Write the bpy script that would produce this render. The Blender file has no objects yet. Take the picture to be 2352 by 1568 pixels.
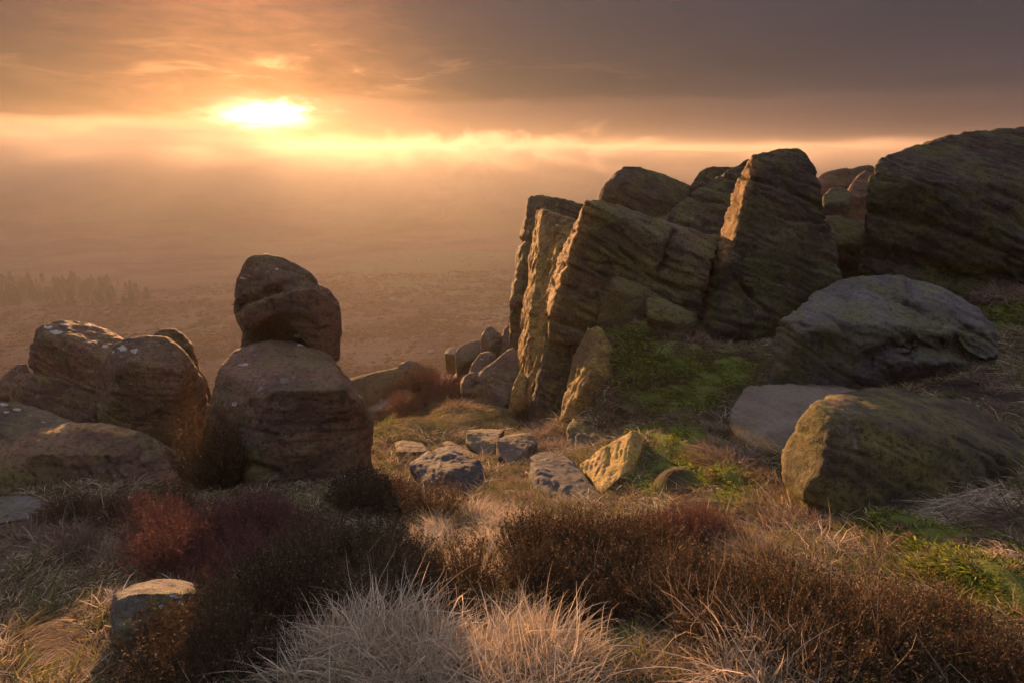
import bpy, bmesh, math, random
import numpy as np
from mathutils import Vector
random.seed(7); RNG = np.random.default_rng(7)
scene = bpy.context.scene
COL = scene.collection
R = math.radians

# ------------------------------------------------------------------ camera
# pixel coordinates below are in a 2352 x 1568 copy of the photograph
W, H, HORIZON = 2352.0, 1568.0, 345.0
LENS = 20.0
F = W * LENS / 36.0
PITCH = math.atan((H / 2 - HORIZON) / F)
CAM = np.array([0.0, 0.0, 1.6])
cd = bpy.data.cameras.new('camera'); cam = bpy.data.objects.new('camera', cd)
COL.objects.link(cam); scene.camera = cam
cd.lens = LENS; cd.sensor_width = 36.0; cd.clip_start = 0.05; cd.clip_end = 20000
cam.location = CAM; cam.rotation_euler = (math.pi / 2 - PITCH, 0, 0)

def ray(px, py):
    u = (np.asarray(px, float) - W / 2) / F; v = (H / 2 - np.asarray(py, float)) / F
    cp, sp = math.cos(PITCH), math.sin(PITCH)
    return np.stack([u, cp + v * sp, v * cp - sp], -1)          # x, forward, up
def at(px, py, Y):
    d = ray(px, py); return CAM + d * (np.asarray(Y, float) / d[..., 1])[..., None]
def project(p):
    q = np.asarray(p, float) - CAM; cp, sp = math.cos(PITCH), math.sin(PITCH)
    dep = q[..., 1] * cp - q[..., 2] * sp; up = q[..., 1] * sp + q[..., 2] * cp
    dep = np.where(np.abs(dep) < 1e-4, 1e-4, dep)
    return W / 2 + F * q[..., 0] / dep, H / 2 - F * up / dep, dep

# ------------------------------------------------------------------ sky, sun, exposure
sd = ray(600, 262); sd = sd / np.linalg.norm(sd)
SUN_EL = math.asin(sd[2]); SUN_AZ = math.atan2(sd[0], sd[1])
scene.view_settings.view_transform = 'Standard'; scene.view_settings.look = 'None'
scene.view_settings.exposure = 1.58; scene.view_settings.gamma = 1.0
scene.render.engine = 'CYCLES'
scene.cycles.max_bounces = 4; scene.cycles.diffuse_bounces = 2; scene.cycles.glossy_bounces = 2
scene.cycles.transmission_bounces = 3; scene.cycles.volume_bounces = 0
scene.cycles.use_adaptive_sampling = True; scene.cycles.adaptive_threshold = 0.03
scene.cycles.use_denoising = True
scene.cycles.sample_clamp_indirect = 4.0

SUN_STRENGTH = 5.0
sl = bpy.data.lights.new('sun', 'SUN'); sl.energy = SUN_STRENGTH; sl.angle = R(0.7); sl.color = (1.0, 0.50, 0.20)
so = bpy.data.objects.new('sun', sl); COL.objects.link(so)
so.rotation_euler = Vector(tuple(-sd)).to_track_quat('-Z', 'Y').to_euler()

class NT:
    """small node-tree writer"""
    def __init__(s, tree): s.t = tree; s.n = tree.nodes; s.l = tree.links
    def new(s, typ, **kw):
        n = s.n.new(typ)
        for k, v in kw.items(): setattr(n, k, v)
        return n
    def put(s, sock, v):
        if hasattr(v, 'is_output'): s.l.new(v, sock)
        elif v is not None:
            if isinstance(v, (tuple, list)) and len(v) == 3 and sock.type == 'RGBA': v = (*v, 1)
            sock.default_value = v
    def m(s, op, a, b=None, c=None, clamp=False):
        n = s.new('ShaderNodeMath', operation=op, use_clamp=clamp)
        s.put(n.inputs[0], a)
        if b is not None: s.put(n.inputs[1], b)
        if c is not None: s.put(n.inputs[2], c)
        return n.outputs[0]
    def vm(s, op, a, b=None):
        n = s.new('ShaderNodeVectorMath', operation=op); s.put(n.inputs[0], a)
        if b is not None: s.put(n.inputs[3 if op == 'SCALE' else 1], b)
        return n.outputs[1] if op in ('DOT_PRODUCT', 'LENGTH') else n.outputs[0]
    def mix(s, f, a, b, mode='MIX'):
        n = s.new('ShaderNodeMix', data_type='RGBA', blend_type=mode); n.clamp_factor = True
        s.put(n.inputs[0], f); s.put(n.inputs[6], a); s.put(n.inputs[7], b); return n.outputs[2]
    def noise(s, vec, scale, detail=4, rough=0.55, dist=0.0):
        n = s.new('ShaderNodeTexNoise'); s.put(n.inputs['Vector'], vec)
        n.inputs['Scale'].default_value = scale; n.inputs['Detail'].default_value = detail
        n.inputs['Roughness'].default_value = rough; n.inputs['Distortion'].default_value = dist
        return n.outputs[0]
    def step(s, x, a, b):
        n = s.new('ShaderNodeMapRange', interpolation_type='SMOOTHSTEP'); s.put(n.inputs[0], x)
        n.inputs[1].default_value = a; n.inputs[2].default_value = b; return n.outputs[0]
    def scale(s, vec, xyz, rot=(0, 0, 0)):
        n = s.new('ShaderNodeMapping'); s.put(n.inputs[0], vec); n.inputs['Scale'].default_value = xyz
        n.inputs['Rotation'].default_value = rot; return n.outputs[0]
    def attr(s, name):
        return s.new('ShaderNodeAttribute', attribute_name=name).outputs['Fac']

world = bpy.data.worlds.new('World'); scene.world = world; world.use_nodes = True; world.cycles.sampling_method = 'MANUAL'; world.cycles.sample_map_resolution = 512
w = NT(world.node_tree); w.n.clear()
D = w.new('ShaderNodeTexCoord').outputs['Generated']
sep = w.new('ShaderNodeSeparateXYZ'); w.l.new(D, sep.inputs[0]); Dz = sep.outputs[2]
S = tuple(float(v) for v in sd); SR = (math.cos(SUN_AZ), -math.sin(SUN_AZ), 0.0)
ang = w.m('ARCCOSINE', w.m('MINIMUM', w.vm('DOT_PRODUCT', D, S), 0.999999))
el = w.m('MULTIPLY', w.m('ARCSINE', Dz), 180 / math.pi)               # degrees above the horizon
lat = w.m('MULTIPLY', w.m('ARCSINE', w.vm('DOT_PRODUCT', D, SR)), 180 / math.pi)   # degrees right of the sun
# clouds lie on a deck: project the direction onto a plane overhead
zz = w.m('ADD', w.m('MAXIMUM', Dz, 0.0), 0.09)
cx = w.m('DIVIDE', sep.outputs[0], zz); cy = w.m('DIVIDE', sep.outputs[1], zz)
cmb = w.new('ShaderNodeCombineXYZ'); w.l.new(cx, cmb.inputs[0]); w.l.new(cy, cmb.inputs[1]); P2 = cmb.outputs[0]
n1 = w.noise(w.scale(P2, (0.55, 0.40, 1)), 1.0, 3, 0.55, 0.5)
cb2 = w.new('ShaderNodeCombineXYZ'); w.l.new(w.m('MULTIPLY', lat, 0.11), cb2.inputs[0]); w.l.new(w.m('MULTIPLY', el, 0.65), cb2.inputs[1])
n3 = w.noise(cb2.outputs[0], 1.0, 4, 0.60, 0.7)                     # streaks near the horizon
def gauss(x, c, s_):
    t = w.m('DIVIDE', w.m('SUBTRACT', x, c), s_)
    return w.m('POWER', math.e, w.m('MULTIPLY', w.m('MULTIPLY', t, t), -1.0))
def expo(x, s_): return w.m('POWER', math.e, w.m('DIVIDE', x, -s_))
def col(c, f):
    n = w.new('ShaderNodeVectorMath', operation='SCALE'); n.inputs[0].default_value = c; w.put(n.inputs[3], f); return n.outputs[0]
def addv(*a):
    r = a[0]
    for b in a[1:]: r = w.vm('ADD', r, b)
    return r
cb3 = w.new('ShaderNodeCombineXYZ'); w.l.new(w.m('MULTIPLY', lat, 0.30), cb3.inputs[0]); w.l.new(w.m('MULTIPLY', el, 1.1), cb3.inputs[1])
n4 = w.noise(cb3.outputs[0], 1.0, 4, 0.6, 0.5)
wisp = w.m('ADD', 0.25, w.m('MULTIPLY', n1, 1.5))
wisp2 = w.m('ADD', 0.35, w.m('MULTIPLY', n3, 1.3))
# unseen zenith brightened beyond a natural overcast, added as cool fill for the foreground
zen_fill = w.m('MULTIPLY', w.m('POWER', w.m('MAXIMUM', Dz, 0.0), 3.0), wisp)
deck = addv(col((0.0105, 0.0070, 0.0090), wisp), col((0.335, 0.34, 0.405), zen_fill))
cool = col((0.0025, 0.0035, 0.0065), w.step(lat, 8.0, 60.0))
glow = col((0.21, 0.066, 0.020), w.m('MULTIPLY', gauss(ang, 0.0, 0.195), w.m('MULTIPLY', w.m('ADD', 0.25, w.m('MULTIPLY', n4, 1.4)), w.m('MULTIPLY', wisp, wisp2))))
w4 = w.m('SUBTRACT', n4, 0.5)
core_v = w.m('MULTIPLY', gauss(w.m('ADD', lat, w.m('MULTIPLY', w4, 7.0)), 0.4, 2.8), gauss(w.m('ADD', el, w.m('MULTIPLY', w4, 2.6)), SUN_EL * 57.3 - .1, 0.85))
core = col((1.8, 1.25, 0.68), core_v)
halo = col((0.10, 0.036, 0.009), expo(ang, 0.06))
# the clear slot under the cloud deck, long to the right of the sun
eln = w.m('ADD', el, w.m('MULTIPLY', w.m('SUBTRACT', n3, 0.5), 1.6))
slot_v = w.m('MULTIPLY', w.step(eln, 4.9, 3.9), w.step(el, 0.2, 2.6))
latr = w.m('ADD', w.m('MULTIPLY', w.m('MAXIMUM', lat, 0.0), 1 / 26.0), w.m('MULTIPLY', w.m('MINIMUM', lat, 0.0), -1 / 4.5))
slot = col((0.105, 0.046, 0.028), w.m('MULTIPLY', slot_v, expo(latr, 1.0)))
rim = col((0.30, 0.15, 0.055), w.m('MULTIPLY', w.m('MULTIPLY', w.step(n3, 0.52, 0.66), gauss(el, 6.6, 1.5)), expo(w.m('ABSOLUTE', w.m('SUBTRACT', lat, 2.0)), 9.0)))
sky = w.new('ShaderNodeTexSky', sky_type='NISHITA'); sky.sun_disc = False
sky.sun_elevation = SUN_EL; sky.sun_rotation = SUN_AZ; sky.air_density = 1.0; sky.dust_density = 1.5; sky.ozone_density = 2.0
nish = w.vm('SCALE', sky.outputs[0], 0.0035)
tot = addv(nish, deck, cool, glow, halo, core, slot, rim)
bg = w.new('ShaderNodeBackground'); w.l.new(tot, bg.inputs[0]); bg.inputs[1].default_value = 1.0
w.l.new(bg.outputs[0], w.new('ShaderNodeOutputWorld').inputs[0])

# ------------------------------------------------------------------ noise (numpy)
_perm = np.random.default_rng(3).permutation(256); _perm = np.concatenate([_perm] * 3)
_grad = np.random.default_rng(4).normal(size=(256, 3)); _grad /= np.linalg.norm(_grad, axis=1)[:, None]
def pn(p):
    p = np.asarray(p, float); i = np.floor(p).astype(int); f = p - i; i &= 255
    u = f * f * f * (f * (f * 6 - 15) + 10); out = 0
    for dx in (0, 1):
        for dy in (0, 1):
            for dz in (0, 1):
                h = _perm[_perm[_perm[(i[:, 0] + dx) & 255] + ((i[:, 1] + dy) & 255)] + ((i[:, 2] + dz) & 255)]
                g = _grad[h]; d = f - np.array([dx, dy, dz])
                wt = (u[:, 0] if dx else 1 - u[:, 0]) * (u[:, 1] if dy else 1 - u[:, 1]) * (u[:, 2] if dz else 1 - u[:, 2])
                out = out + wt * (g * d).sum(1)
    return out * 1.5
def fbm(p, octv=4, gain=0.5):
    s = 0; a = 1.0; p = np.asarray(p, float)
    for k in range(octv): s = s + a * pn(p + 17.3 * k); a *= gain; p = p * 2.03
    return s
def fbm2(x, y, sc, octv=4, gain=0.5, seed=0.0):
    x = np.asarray(x, float); sh = x.shape
    return fbm(np.stack([x.ravel() / sc, np.asarray(y, float).ravel() / sc, np.full(x.size, seed + 0.37)], 1), octv, gain).reshape(sh)
def sstep(x, a, b):
    t = np.clip((np.asarray(x, float) - a) / (b - a), 0, 1); return t * t * (3 - 2 * t)

# ------------------------------------------------------------------ ground shape
def z_far(x, y):
    x = np.asarray(x, float); y = np.asarray(y, float)
    u = -0.5 * x + 0.866 * y; u = u - 1.2 * np.clip(x - 0.5, 0, 7)
    z = np.interp(u, [0, 6, 8.5, 11, 16, 30, 70, 140, 260, 450, 700, 1000, 1500, 4000],
                  [0.2, 0.25, -1.0, -4.2, -9.5, -19, -37, -52, -62, -66, -64, -55, -45, -45])
    r = np.hypot(x, y) + 1e-6; az = np.degrees(np.arctan2(x, y))
    a1 = np.interp(az, [-75, -50, -30, -9, 0, 9, 14, 20], [0, 40, 56, 61, 55, 43, 20, 0])
    z = z + a1 * np.exp(-((r - 800) / 190.0) ** 2)
    a2 = np.interp(az, [5, 14, 20, 26, 33, 40, 52], [8, 50, 65, 70, 67, 46, 0])
    z = z + a2 * np.exp(-((r - 730) / 120.0) ** 2)
    far = sstep(r, 14, 120)
    z = z + far * (fbm2(x, y, 60.0, 4, 0.5, 2.0) * 2.2 + fbm2(x, y, 9.0, 3, 0.5, 5.0) * 0.35)
    return z

_ctrl = [  # (px, py, ground height)
    (-150, 1568, -.20), (0, 1568, -.18), (600, 1568, -.06), (1200, 1568, 0), (1800, 1568, .02), (2352, 1568, .08), (2500, 1568, .1),
    (-100, 1400, -.45), (0, 1400, -.42), (300, 1480, -.28), (700, 1400, -.25), (1200, 1400, -.14), (1700, 1400, -.12), (2200, 1400, .0), (2500, 1400, .08),
    (-100, 1220, -.75), (0, 1220, -.70), (500, 1210, -.68), (900, 1210, -.58), (1200, 1210, -.52), (1600, 1210, -.42), (2000, 1230, -.28), (2300, 1250, -.12), (2500, 1250, 0),
    (480, 1110, -.95), (830, 1100, -.98), (1150, 1110, -.95), (1400, 1135, -.78), (1600, 1080, -.72), (1750, 1060, -.66), (2300, 1130, -.28),
    (0, 1110, -1.0), (200, 1060, -1.15), (1050, 1030, -1.35), (1180, 1060, -1.20), (1280, 1000, -1.40), (1500, 1010, -.98), (1650, 960, -.92),
    (880, 990, -1.65), (1000, 950, -1.85), (1150, 945, -1.85), (1205, 935, -2.1), (940, 915, -2.5), (1040, 925, -2.3),
    (1290, 955, -1.65), (1215, 970, -1.85), (1400, 975, -1.2), (1440, 900, -.93), (1450, 830, -.70), (1395, 775, -.56), (1600, 800, -.58), (1460, 752, -.46), (1550, 755, -.46), (1750, 850, -.68), (1650, 790, -.60), (1520, 880, -.84),
    (2000, 890, -.55), (2200, 860, -.45), (2310, 770, -.35), (2350, 700, -.25), (2450, 640, -.1), (2100, 690, -.45), (1950, 650, -.6),
    (1940, 500, .35), (2500, 900, -.1), (900, 880, -3.1), (1000, 865, -3.2), (1030, 830, -3.6)]
def _solve():
    pts = []
    for px, py, z in _ctrl:
        d = ray(px, py); t = (z - CAM[2]) / d[2]; pts.append((d[0] * t, d[1] * t, z))
    pts += [(-3.2, 6.0, -2.4), (-1.6, 7.0, -2.7), (-6.5, 5.0, -2.6), (-4.6, 3.6, -1.4), (-5, 8.5, -5.4), (-2.2, 9.8, -5.0), (-1.2, 12.2, -7.0), (-7.5, 1, -1.0), (-4, .5, -.4), (-3, -1, -.2), (0, -1, .05), (4, -1, .2), (7, 1, .3),
            (7, 4, .2), (7, 8, .2), (4, 11, .35), (7, 12, .5), (1.5, 10, .0), (2.8, 9, .1), (2.6, 12.5, .3), (.2, 14, -7.5), (1.2, 14, -3.5)]
    p = np.array(pts); n = len(p)
    r2 = ((p[:, None, :2] - p[None, :, :2]) ** 2).sum(-1)
    K = np.where(r2 > 0, 0.5 * r2 * np.log(r2 + 1e-12), 0) + np.eye(n) * 0.02
    Q = np.c_[np.ones(n), p[:, :2]]; A = np.block([[K, Q], [Q.T, np.zeros((3, 3))]])
    sol = np.linalg.solve(A, np.r_[p[:, 2], 0, 0, 0]); return p, sol
_tp, _ts = _solve()
def z_near(x, y):
    x = np.asarray(x, float); y = np.asarray(y, float); sh = x.shape; xf, yf = x.ravel(), y.ravel()
    out = np.empty(xf.size)
    for a in range(0, xf.size, 20000):
        xs, ys = xf[a:a + 20000], yf[a:a + 20000]
        r2 = (xs[:, None] - _tp[None, :, 0]) ** 2 + (ys[:, None] - _tp[None, :, 1]) ** 2
        out[a:a + 20000] = (0.5 * r2 * np.log(r2 + 1e-12)) @ _ts[:len(_tp)] + _ts[-3] + _ts[-2] * xs + _ts[-1] * ys
    return out.reshape(sh)
def ground_z(x, y, rough=True):
    x = np.asarray(x, float); y = np.asarray(y, float)
    k = np.maximum(sstep(np.abs(x), 5.5, 8.0), sstep(y, 10.5, 14.0)); k = np.maximum(k, sstep(-y, -0.2, 1.5))
    zn = np.where(k < 1, z_near(np.clip(x, -9, 9), np.clip(y, -2, 15)), 0)
    z = zn * (1 - k) + z_far(x, y) * k
    if rough: z = z + (fbm2(x, y, .55, 3, .5, 1.0) * .045 + fbm2(x, y, .16, 3, .5, 3.0) * .016) * (1 - sstep(np.hypot(x, y), 15, 40))
    return z
def ground_at(px, py, rough=False):
    d = ray(px, py); d = d / np.linalg.norm(d)
    t = np.geomspace(0.8, 2500, 450); p = CAM + t[:, None] * d
    h = p[:, 2] - ground_z(p[:, 0], p[:, 1], rough); k = np.nonzero(h < 0)[0]
    if len(k) == 0: return None
    k = max(int(k[0]), 1); f = h[k - 1] / (h[k - 1] - h[k] + 1e-12)
    tt = t[k - 1] + f * (t[k] - t[k - 1]); return CAM + tt * d

# ------------------------------------------------------------------ object helpers
def tag(o, label=None, cat=None, group=None, kind=None):
    if label: o['label'] = label
    if cat: o['category'] = cat
    if group: o['group'] = group
    if kind: o['kind'] = kind
    return o
def mesh_from(name, v, f, mat=None, smooth=True, attrs=None):
    v = np.asarray(v, np.float32); f = np.asarray(f, np.int32); k = f.shape[1]
    me = bpy.data.meshes.new(name); me.vertices.add(len(v)); me.vertices.foreach_set('co', v.ravel())
    me.loops.add(f.size); me.loops.foreach_set('vertex_index', f.ravel())
    me.polygons.add(len(f)); me.polygons.foreach_set('loop_start', np.arange(0, f.size, k, dtype=np.int32))
    me.polygons.foreach_set('use_smooth', np.full(len(f), smooth))
    me.update(calc_edges=True)
    for an, av in (attrs or {}).items():
        a = me.attributes.new(an, 'FLOAT', 'POINT'); a.data.foreach_set('value', np.asarray(av, np.float32))
    if mat: me.materials.append(mat)
    return me
def link(name, data, parent=None, loc=None):
    o = bpy.data.objects.new(name, data); COL.objects.link(o)
    if parent: o.parent = parent
    if loc is not None: o.location = tuple(float(a) for a in loc)
    return o

def material(name):
    m = bpy.data.materials.new(name); m.use_nodes = True; t = NT(m.node_tree); t.n.clear()
    out = t.new('ShaderNodeOutputMaterial'); b = t.new('ShaderNodeBsdfPrincipled'); t.l.new(b.outputs[0], out.inputs[0])
    b.inputs['Roughness'].default_value = 0.85; b.inputs['Specular IOR Level'].default_value = 0.25
    return m, t, b, out
def bump(t, b, height, dist, strength=1.0, nrm=None):
    n = t.new('ShaderNodeBump'); n.inputs['Strength'].default_value = strength; n.inputs['Distance'].default_value = dist
    t.put(n.inputs['Height'], height)
    if nrm is not None: t.l.new(nrm, n.inputs['Normal'])
    if b is not None: t.l.new(n.outputs[0], b.inputs['Normal'])
    return n.outputs[0]

def rock_material(name, base, dark, green=0.35, lichen=0.3, bed=(0.1, -0.12, 0.2), greencol=(0.085, 0.085, 0.025), red=0.3, rough=0.85, st=0.5, spot=0.75):
    m, t, b, out = material(name)
    oc = t.new('ShaderNodeTexCoord').outputs['Object']
    info = t.new('ShaderNodeObjectInfo')
    rnd = t.new('ShaderNodeCombineXYZ'); t.l.new(t.m('MULTIPLY', info.outputs['Random'], 40.0), rnd.inputs[0]); t.l.new(info.outputs['Random'], rnd.inputs[1])
    p = t.vm('ADD', oc, rnd.outputs[0])
    big = t.noise(p, 1.6, 4, 0.6, 0.4)
    bedp = t.scale(t.scale(p, (1, 1, 1), bed), (0.8, 0.8, 8.0))
    streak = t.noise(bedp, 2.6, 5, 0.62, 0.25); streak = t.m('ADD', 0.5, t.m('MULTIPLY', t.m('SUBTRACT', streak, 0.5), t.step(t.noise(p, 1.1, 2, 0.5), 0.30, 0.62)))
    fine = t.noise(p, 30.0, 5, 0.72)
    grit = t.noise(p, 150.0, 2, 0.6)
    mid = t.noise(p, 7.0, 5, 0.65, 0.3)
    K = 1.75; base = tuple(K * a for a in base); dark = tuple(K * a for a in dark); greencol = tuple(K * a for a in greencol)
    c = t.mix(t.step(big, 0.38, 0.62), dark, base)
    c = t.mix(t.m('MULTIPLY', t.step(mid, 0.45, 0.75), red), c, (0.16, 0.062, 0.036))
    c = t.mix(t.m('MULTIPLY', t.step(streak, 0.50, 0.62), st), c, tuple(a * 0.36 for a in dark))
    gm = t.m('MULTIPLY', t.step(t.m('ADD', t.m('MULTIPLY', t.noise(p, 2.3, 5, 0.65, 0.5), 0.7), t.m('MULTIPLY', t.m('SUBTRACT', 1.0, streak), 0.3)), 0.46, 0.57), green)
    gm = t.m('MULTIPLY', gm, t.m('ADD', 0.55, t.m('MULTIPLY', fine, 0.8)), clamp=True)
    gm = t.m('MAXIMUM', gm, t.m('MULTIPLY', t.attr('moss'), t.step(mid, 0.25, 0.55)))
    c = t.mix(gm, c, greencol)
    c = t.mix(t.m('MULTIPLY', t.attr('sunlit_tint'), t.m('ADD', 0.35, t.m('MULTIPLY', t.step(mid, 0.25, 0.65), 0.5))), c, t.mix(fine, (0.28, 0.155, 0.060), (0.52, 0.32, 0.125)))  # paler orange painted on sunlit edges, standing in for stronger sunlight
    # crusts of grey lichen: irregular discs of mixed size
    def discs(sc, r, thr):
        v = t.new('ShaderNodeTexVoronoi'); t.put(v.inputs['Vector'], t.vm('ADD', p, t.vm('SCALE', t.new('ShaderNodeTexNoise').outputs['Color'], 0.0)))
        v.inputs['Scale'].default_value = sc; v.inputs['Randomness'].default_value = 1.0
        sepc = t.new('ShaderNodeSeparateColor'); t.l.new(v.outputs['Color'], sepc.inputs[0])
        d = t.m('ADD', v.outputs['Distance'], t.m('MULTIPLY', t.m('SUBTRACT', fine, 0.5), 0.35))
        rad = t.m('MULTIPLY', t.step(sepc.outputs[0], thr, 1.0), r)
        return t.m('GREATER_THAN', t.m('SUBTRACT', rad, d), 0.0)
    geo = t.new('ShaderNodeNewGeometry'); sn = t.new('ShaderNodeSeparateXYZ'); t.l.new(geo.outputs['Normal'], sn.inputs[0])
    up = t.step(sn.outputs[2], -0.15, 0.75)
    patchy = t.step(t.noise(p, 1.9, 3, 0.6), 0.42, 0.66)
    lm = t.m('MAXIMUM', discs(14.0, 0.55, 0.62), discs(30.0, 0.5, 0.55))
    lm = t.m('MULTIPLY', t.m('MULTIPLY', lm, t.m('ADD', 0.25, t.m('MULTIPLY', up, 0.75))), t.m('MULTIPLY', patchy, lichen))
    c = t.mix(t.m('MULTIPLY', lm, 0.8, clamp=True), c, (0.27, 0.25, 0.23))
    wl = t.step(t.m('ADD', t.attr('lichen'), t.m('ADD', t.m('MULTIPLY', t.m('SUBTRACT', mid, 0.5), 1.5), t.m('MULTIPLY', t.m('SUBTRACT', fine, 0.5), 0.9))), 0.62, 0.70)
    c = t.mix(wl, c, t.mix(fine, (0.30, 0.28, 0.27), (0.60, 0.57, 0.56)))
    c = t.mix(t.m('MULTIPLY', t.step(grit, 0.58, 0.68), 0.45), c, tuple(min(.5, 2.0 * a) for a in base))
    c = t.mix(t.m('MULTIPLY', t.step(fine, 0.53, 0.34), spot), c, tuple(a * 0.35 for a in dark))
    t.l.new(c, b.inputs['Base Color'])
    b.inputs['Roughness'].default_value = rough; b.inputs['Specular IOR Level'].default_value = 0.3
    nb = bump(t, None, streak, 0.022, 0.7)
    nb = bump(t, None, mid, 0.04, 0.7, nb)
    nb = bump(t, None, fine, 0.013, 0.9, nb)
    bump(t, b, grit, 0.006, 0.9, nb)
    return m

# ------------------------------------------------------------------ near ground, zones, far moor
def in_poly(x, y, poly):
    x = np.asarray(x); y = np.asarray(y); r = np.zeros(x.shape, bool); n = len(poly)
    for i in range(n):
        (x1, y1), (x2, y2) = poly[i], poly[(i + 1) % n]
        c = ((y1 > y) != (y2 > y)); r ^= c & (x < (x2 - x1) * (y - y1) / ((y2 - y1) or 1e-9) + x1)
    return r
ZONES = {
 'moss': [[(1380, 750), (1480, 745), (1600, 800), (1760, 820), (1740, 870), (1640, 900), (1600, 960), (1530, 960), (1440, 930), (1430, 870)],
          [(1430, 1020), (1500, 985), (1640, 1000), (1700, 1080), (1640, 1120), (1440, 1130)],
          [(1990, 1195), (2100, 1215), (2352, 1240), (2400, 1420), (2250, 1420), (2110, 1300)],
          [(2260, 700), (2400, 690), (2400, 750), (2300, 755)], [(1335, 1440), (1430, 1430), (1430, 1568), (1340, 1568)],
          [(1640, 1060), (1720, 1090), (1740, 1180), (1650, 1160)], [(850, 960), (900, 955), (890, 990), (850, 1000)]],
 'peat': [[(1930, 850), (2270, 820), (2352, 900), (2352, 960), (2240, 920), (2080, 900), (1980, 880)],
          [(20, 1430), (200, 1420), (230, 1500), (150, 1568), (0, 1568)], [(1560, 1130), (1690, 1150), (1690, 1190), (1580, 1200)],
          [(1480, 1080), (1620, 1090), (1600, 1120), (1470, 1115)], [(1170, 945), (1290, 955), (1280, 990), (1200, 985)]],
 'turf': [[(850, 945), (1000, 930), (1200, 935), (1200, 985), (1060, 990), (960, 985), (850, 1010)], [(1110, 1090), (1210, 1080), (1220, 1130), (1110, 1150)]]}
def zone(x, y, z):
    px, py, dep = project(np.stack([x, y, z], -1)); jx = fbm2(x, y, .22, 4, .6, 8.0) * 42; jy = fbm2(x, y, .22, 4, .6, 9.0) * 28
    return {k: np.any([in_poly(px + jx, py + jy, q) for q in ps], 0) & (dep > 0) for k, ps in ZONES.items()}

def blur(a, n):
    for _ in range(n):
        a = (a + np.roll(a, 1, 0) + np.roll(a, -1, 0) + np.roll(a, 1, 1) + np.roll(a, -1, 1)) / 5
    return a
def grid_faces(ny, nx):
    i = np.arange(ny * nx).reshape(ny, nx)
    return np.stack([i[:-1, :-1], i[:-1, 1:], i[1:, 1:], i[1:, :-1]], -1).reshape(-1, 4)

def ground_material():
    m, t, b, out = material('moor_ground'); oc = t.new('ShaderNodeTexCoord').outputs['Object']
    big = t.noise(oc, 1.3, 5, 0.6, 0.5); mid = t.noise(oc, 9.0, 5, 0.65); fine = t.noise(oc, 60.0, 4, 0.7)
    c = t.mix(t.step(big, 0.35, 0.65), (0.060, 0.043, 0.026), (0.115, 0.088, 0.048))
    c = t.mix(t.step(mid, 0.50, 0.72), c, (0.035, 0.024, 0.016))
    c = t.mix(t.m('MULTIPLY', t.attr('turf'), 0.85), c, t.mix(mid, (0.19, 0.165, 0.05), (0.30, 0.21, 0.10)))
    c = t.mix(t.m('MULTIPLY', t.attr('moss'), 0.9), c, t.mix(mid, (0.085, 0.14, 0.02), (0.19, 0.21, 0.04)))
    c = t.mix(t.m('MULTIPLY', t.attr('peat'), 0.95), c, t.mix(mid, (0.028, 0.017, 0.016), (0.050, 0.030, 0.027)))
    c = t.mix(t.m('MULTIPLY', t.step(fine, 0.50, 0.30), 0.6), c, (0.02, 0.014, 0.009))
    t.l.new(c, b.inputs['Base Color']); b.inputs['Roughness'].default_value = 0.95
    nb = bump(t, None, mid, 0.05, 0.8); bump(t, b, fine, 0.02, 0.9, nb); return m

def moor_material():
    m, t, b, out = material('valley_moor'); oc = t.new('ShaderNodeTexCoord').outputs['Object']
    huge = t.noise(t.scale(oc, (1, 1, 0.2)), 0.006, 5, 0.6, 0.6); big = t.noise(t.scale(oc, (0.6, 1.0, 0.2)), 0.035, 6, 0.62, 0.6); mid = t.noise(oc, 0.28, 5, 0.68); fine = t.noise(oc, 1.4, 4, 0.7)
    c = t.mix(t.step(big, 0.36, 0.64), (0.150, 0.058, 0.040), (0.27, 0.135, 0.080))
    c = t.mix(t.m('MULTIPLY', t.step(huge, 0.49, 0.58), 0.9), c, (0.20, 0.165, 0.065))
    c = t.mix(t.m('MULTIPLY', t.step(mid, 0.60, 0.70), 0.6), c, (0.36, 0.29, 0.14))
    c = t.mix(t.m('MULTIPLY', t.step(fine, 0.53, 0.30), 0.85), c, (0.028, 0.014, 0.010))
    c = t.mix(t.m('MULTIPLY', t.step(mid, 0.45, 0.30), 0.7), c, (0.040, 0.022, 0.014))
    t.l.new(c, b.inputs['Base Color']); b.inputs['Roughness'].default_value = 0.95
    nb = bump(t, None, mid, 1.2, 0.8); bump(t, b, fine, 0.45, 1.0, nb); return m

XS = np.arange(-7.0, 8.01, 0.045); YS = np.arange(-0.6, 14.0, 0.045)
GX, GY = np.meshgrid(XS, YS); GZ = ground_z(GX, GY)
ZN = {k: blur(v.astype(float), 2) for k, v in zone(GX, GY, GZ).items()}
GZ = GZ + ZN['moss'] * (np.abs(fbm2(GX, GY, .40, 2, .5, 12.0)) * .15 + fbm2(GX, GY, .06, 2, .5, 14.0) * .012)
ground = link('ground', mesh_from('ground', np.stack([GX, GY, GZ], -1).reshape(-1, 3), grid_faces(*GX.shape), ground_material(), True,
              {k: v.ravel() for k, v in ZN.items()}))
tag(ground, 'peaty hilltop ground with straw grass, moss and bare earth', 'ground', kind='structure')
def gz(x, y):
    """height of the built ground mesh"""
    x = np.asarray(x, float); y = np.asarray(y, float)
    fx = np.clip((x - XS[0]) / .045, 0, len(XS) - 1.001); fy = np.clip((y - YS[0]) / .045, 0, len(YS) - 1.001)
    i = fx.astype(int); j = fy.astype(int); a = fx - i; c = fy - j
    return GZ[j, i] * (1 - a) * (1 - c) + GZ[j, i + 1] * a * (1 - c) + GZ[j + 1, i] * (1 - a) * c + GZ[j + 1, i + 1] * a * c
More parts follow.
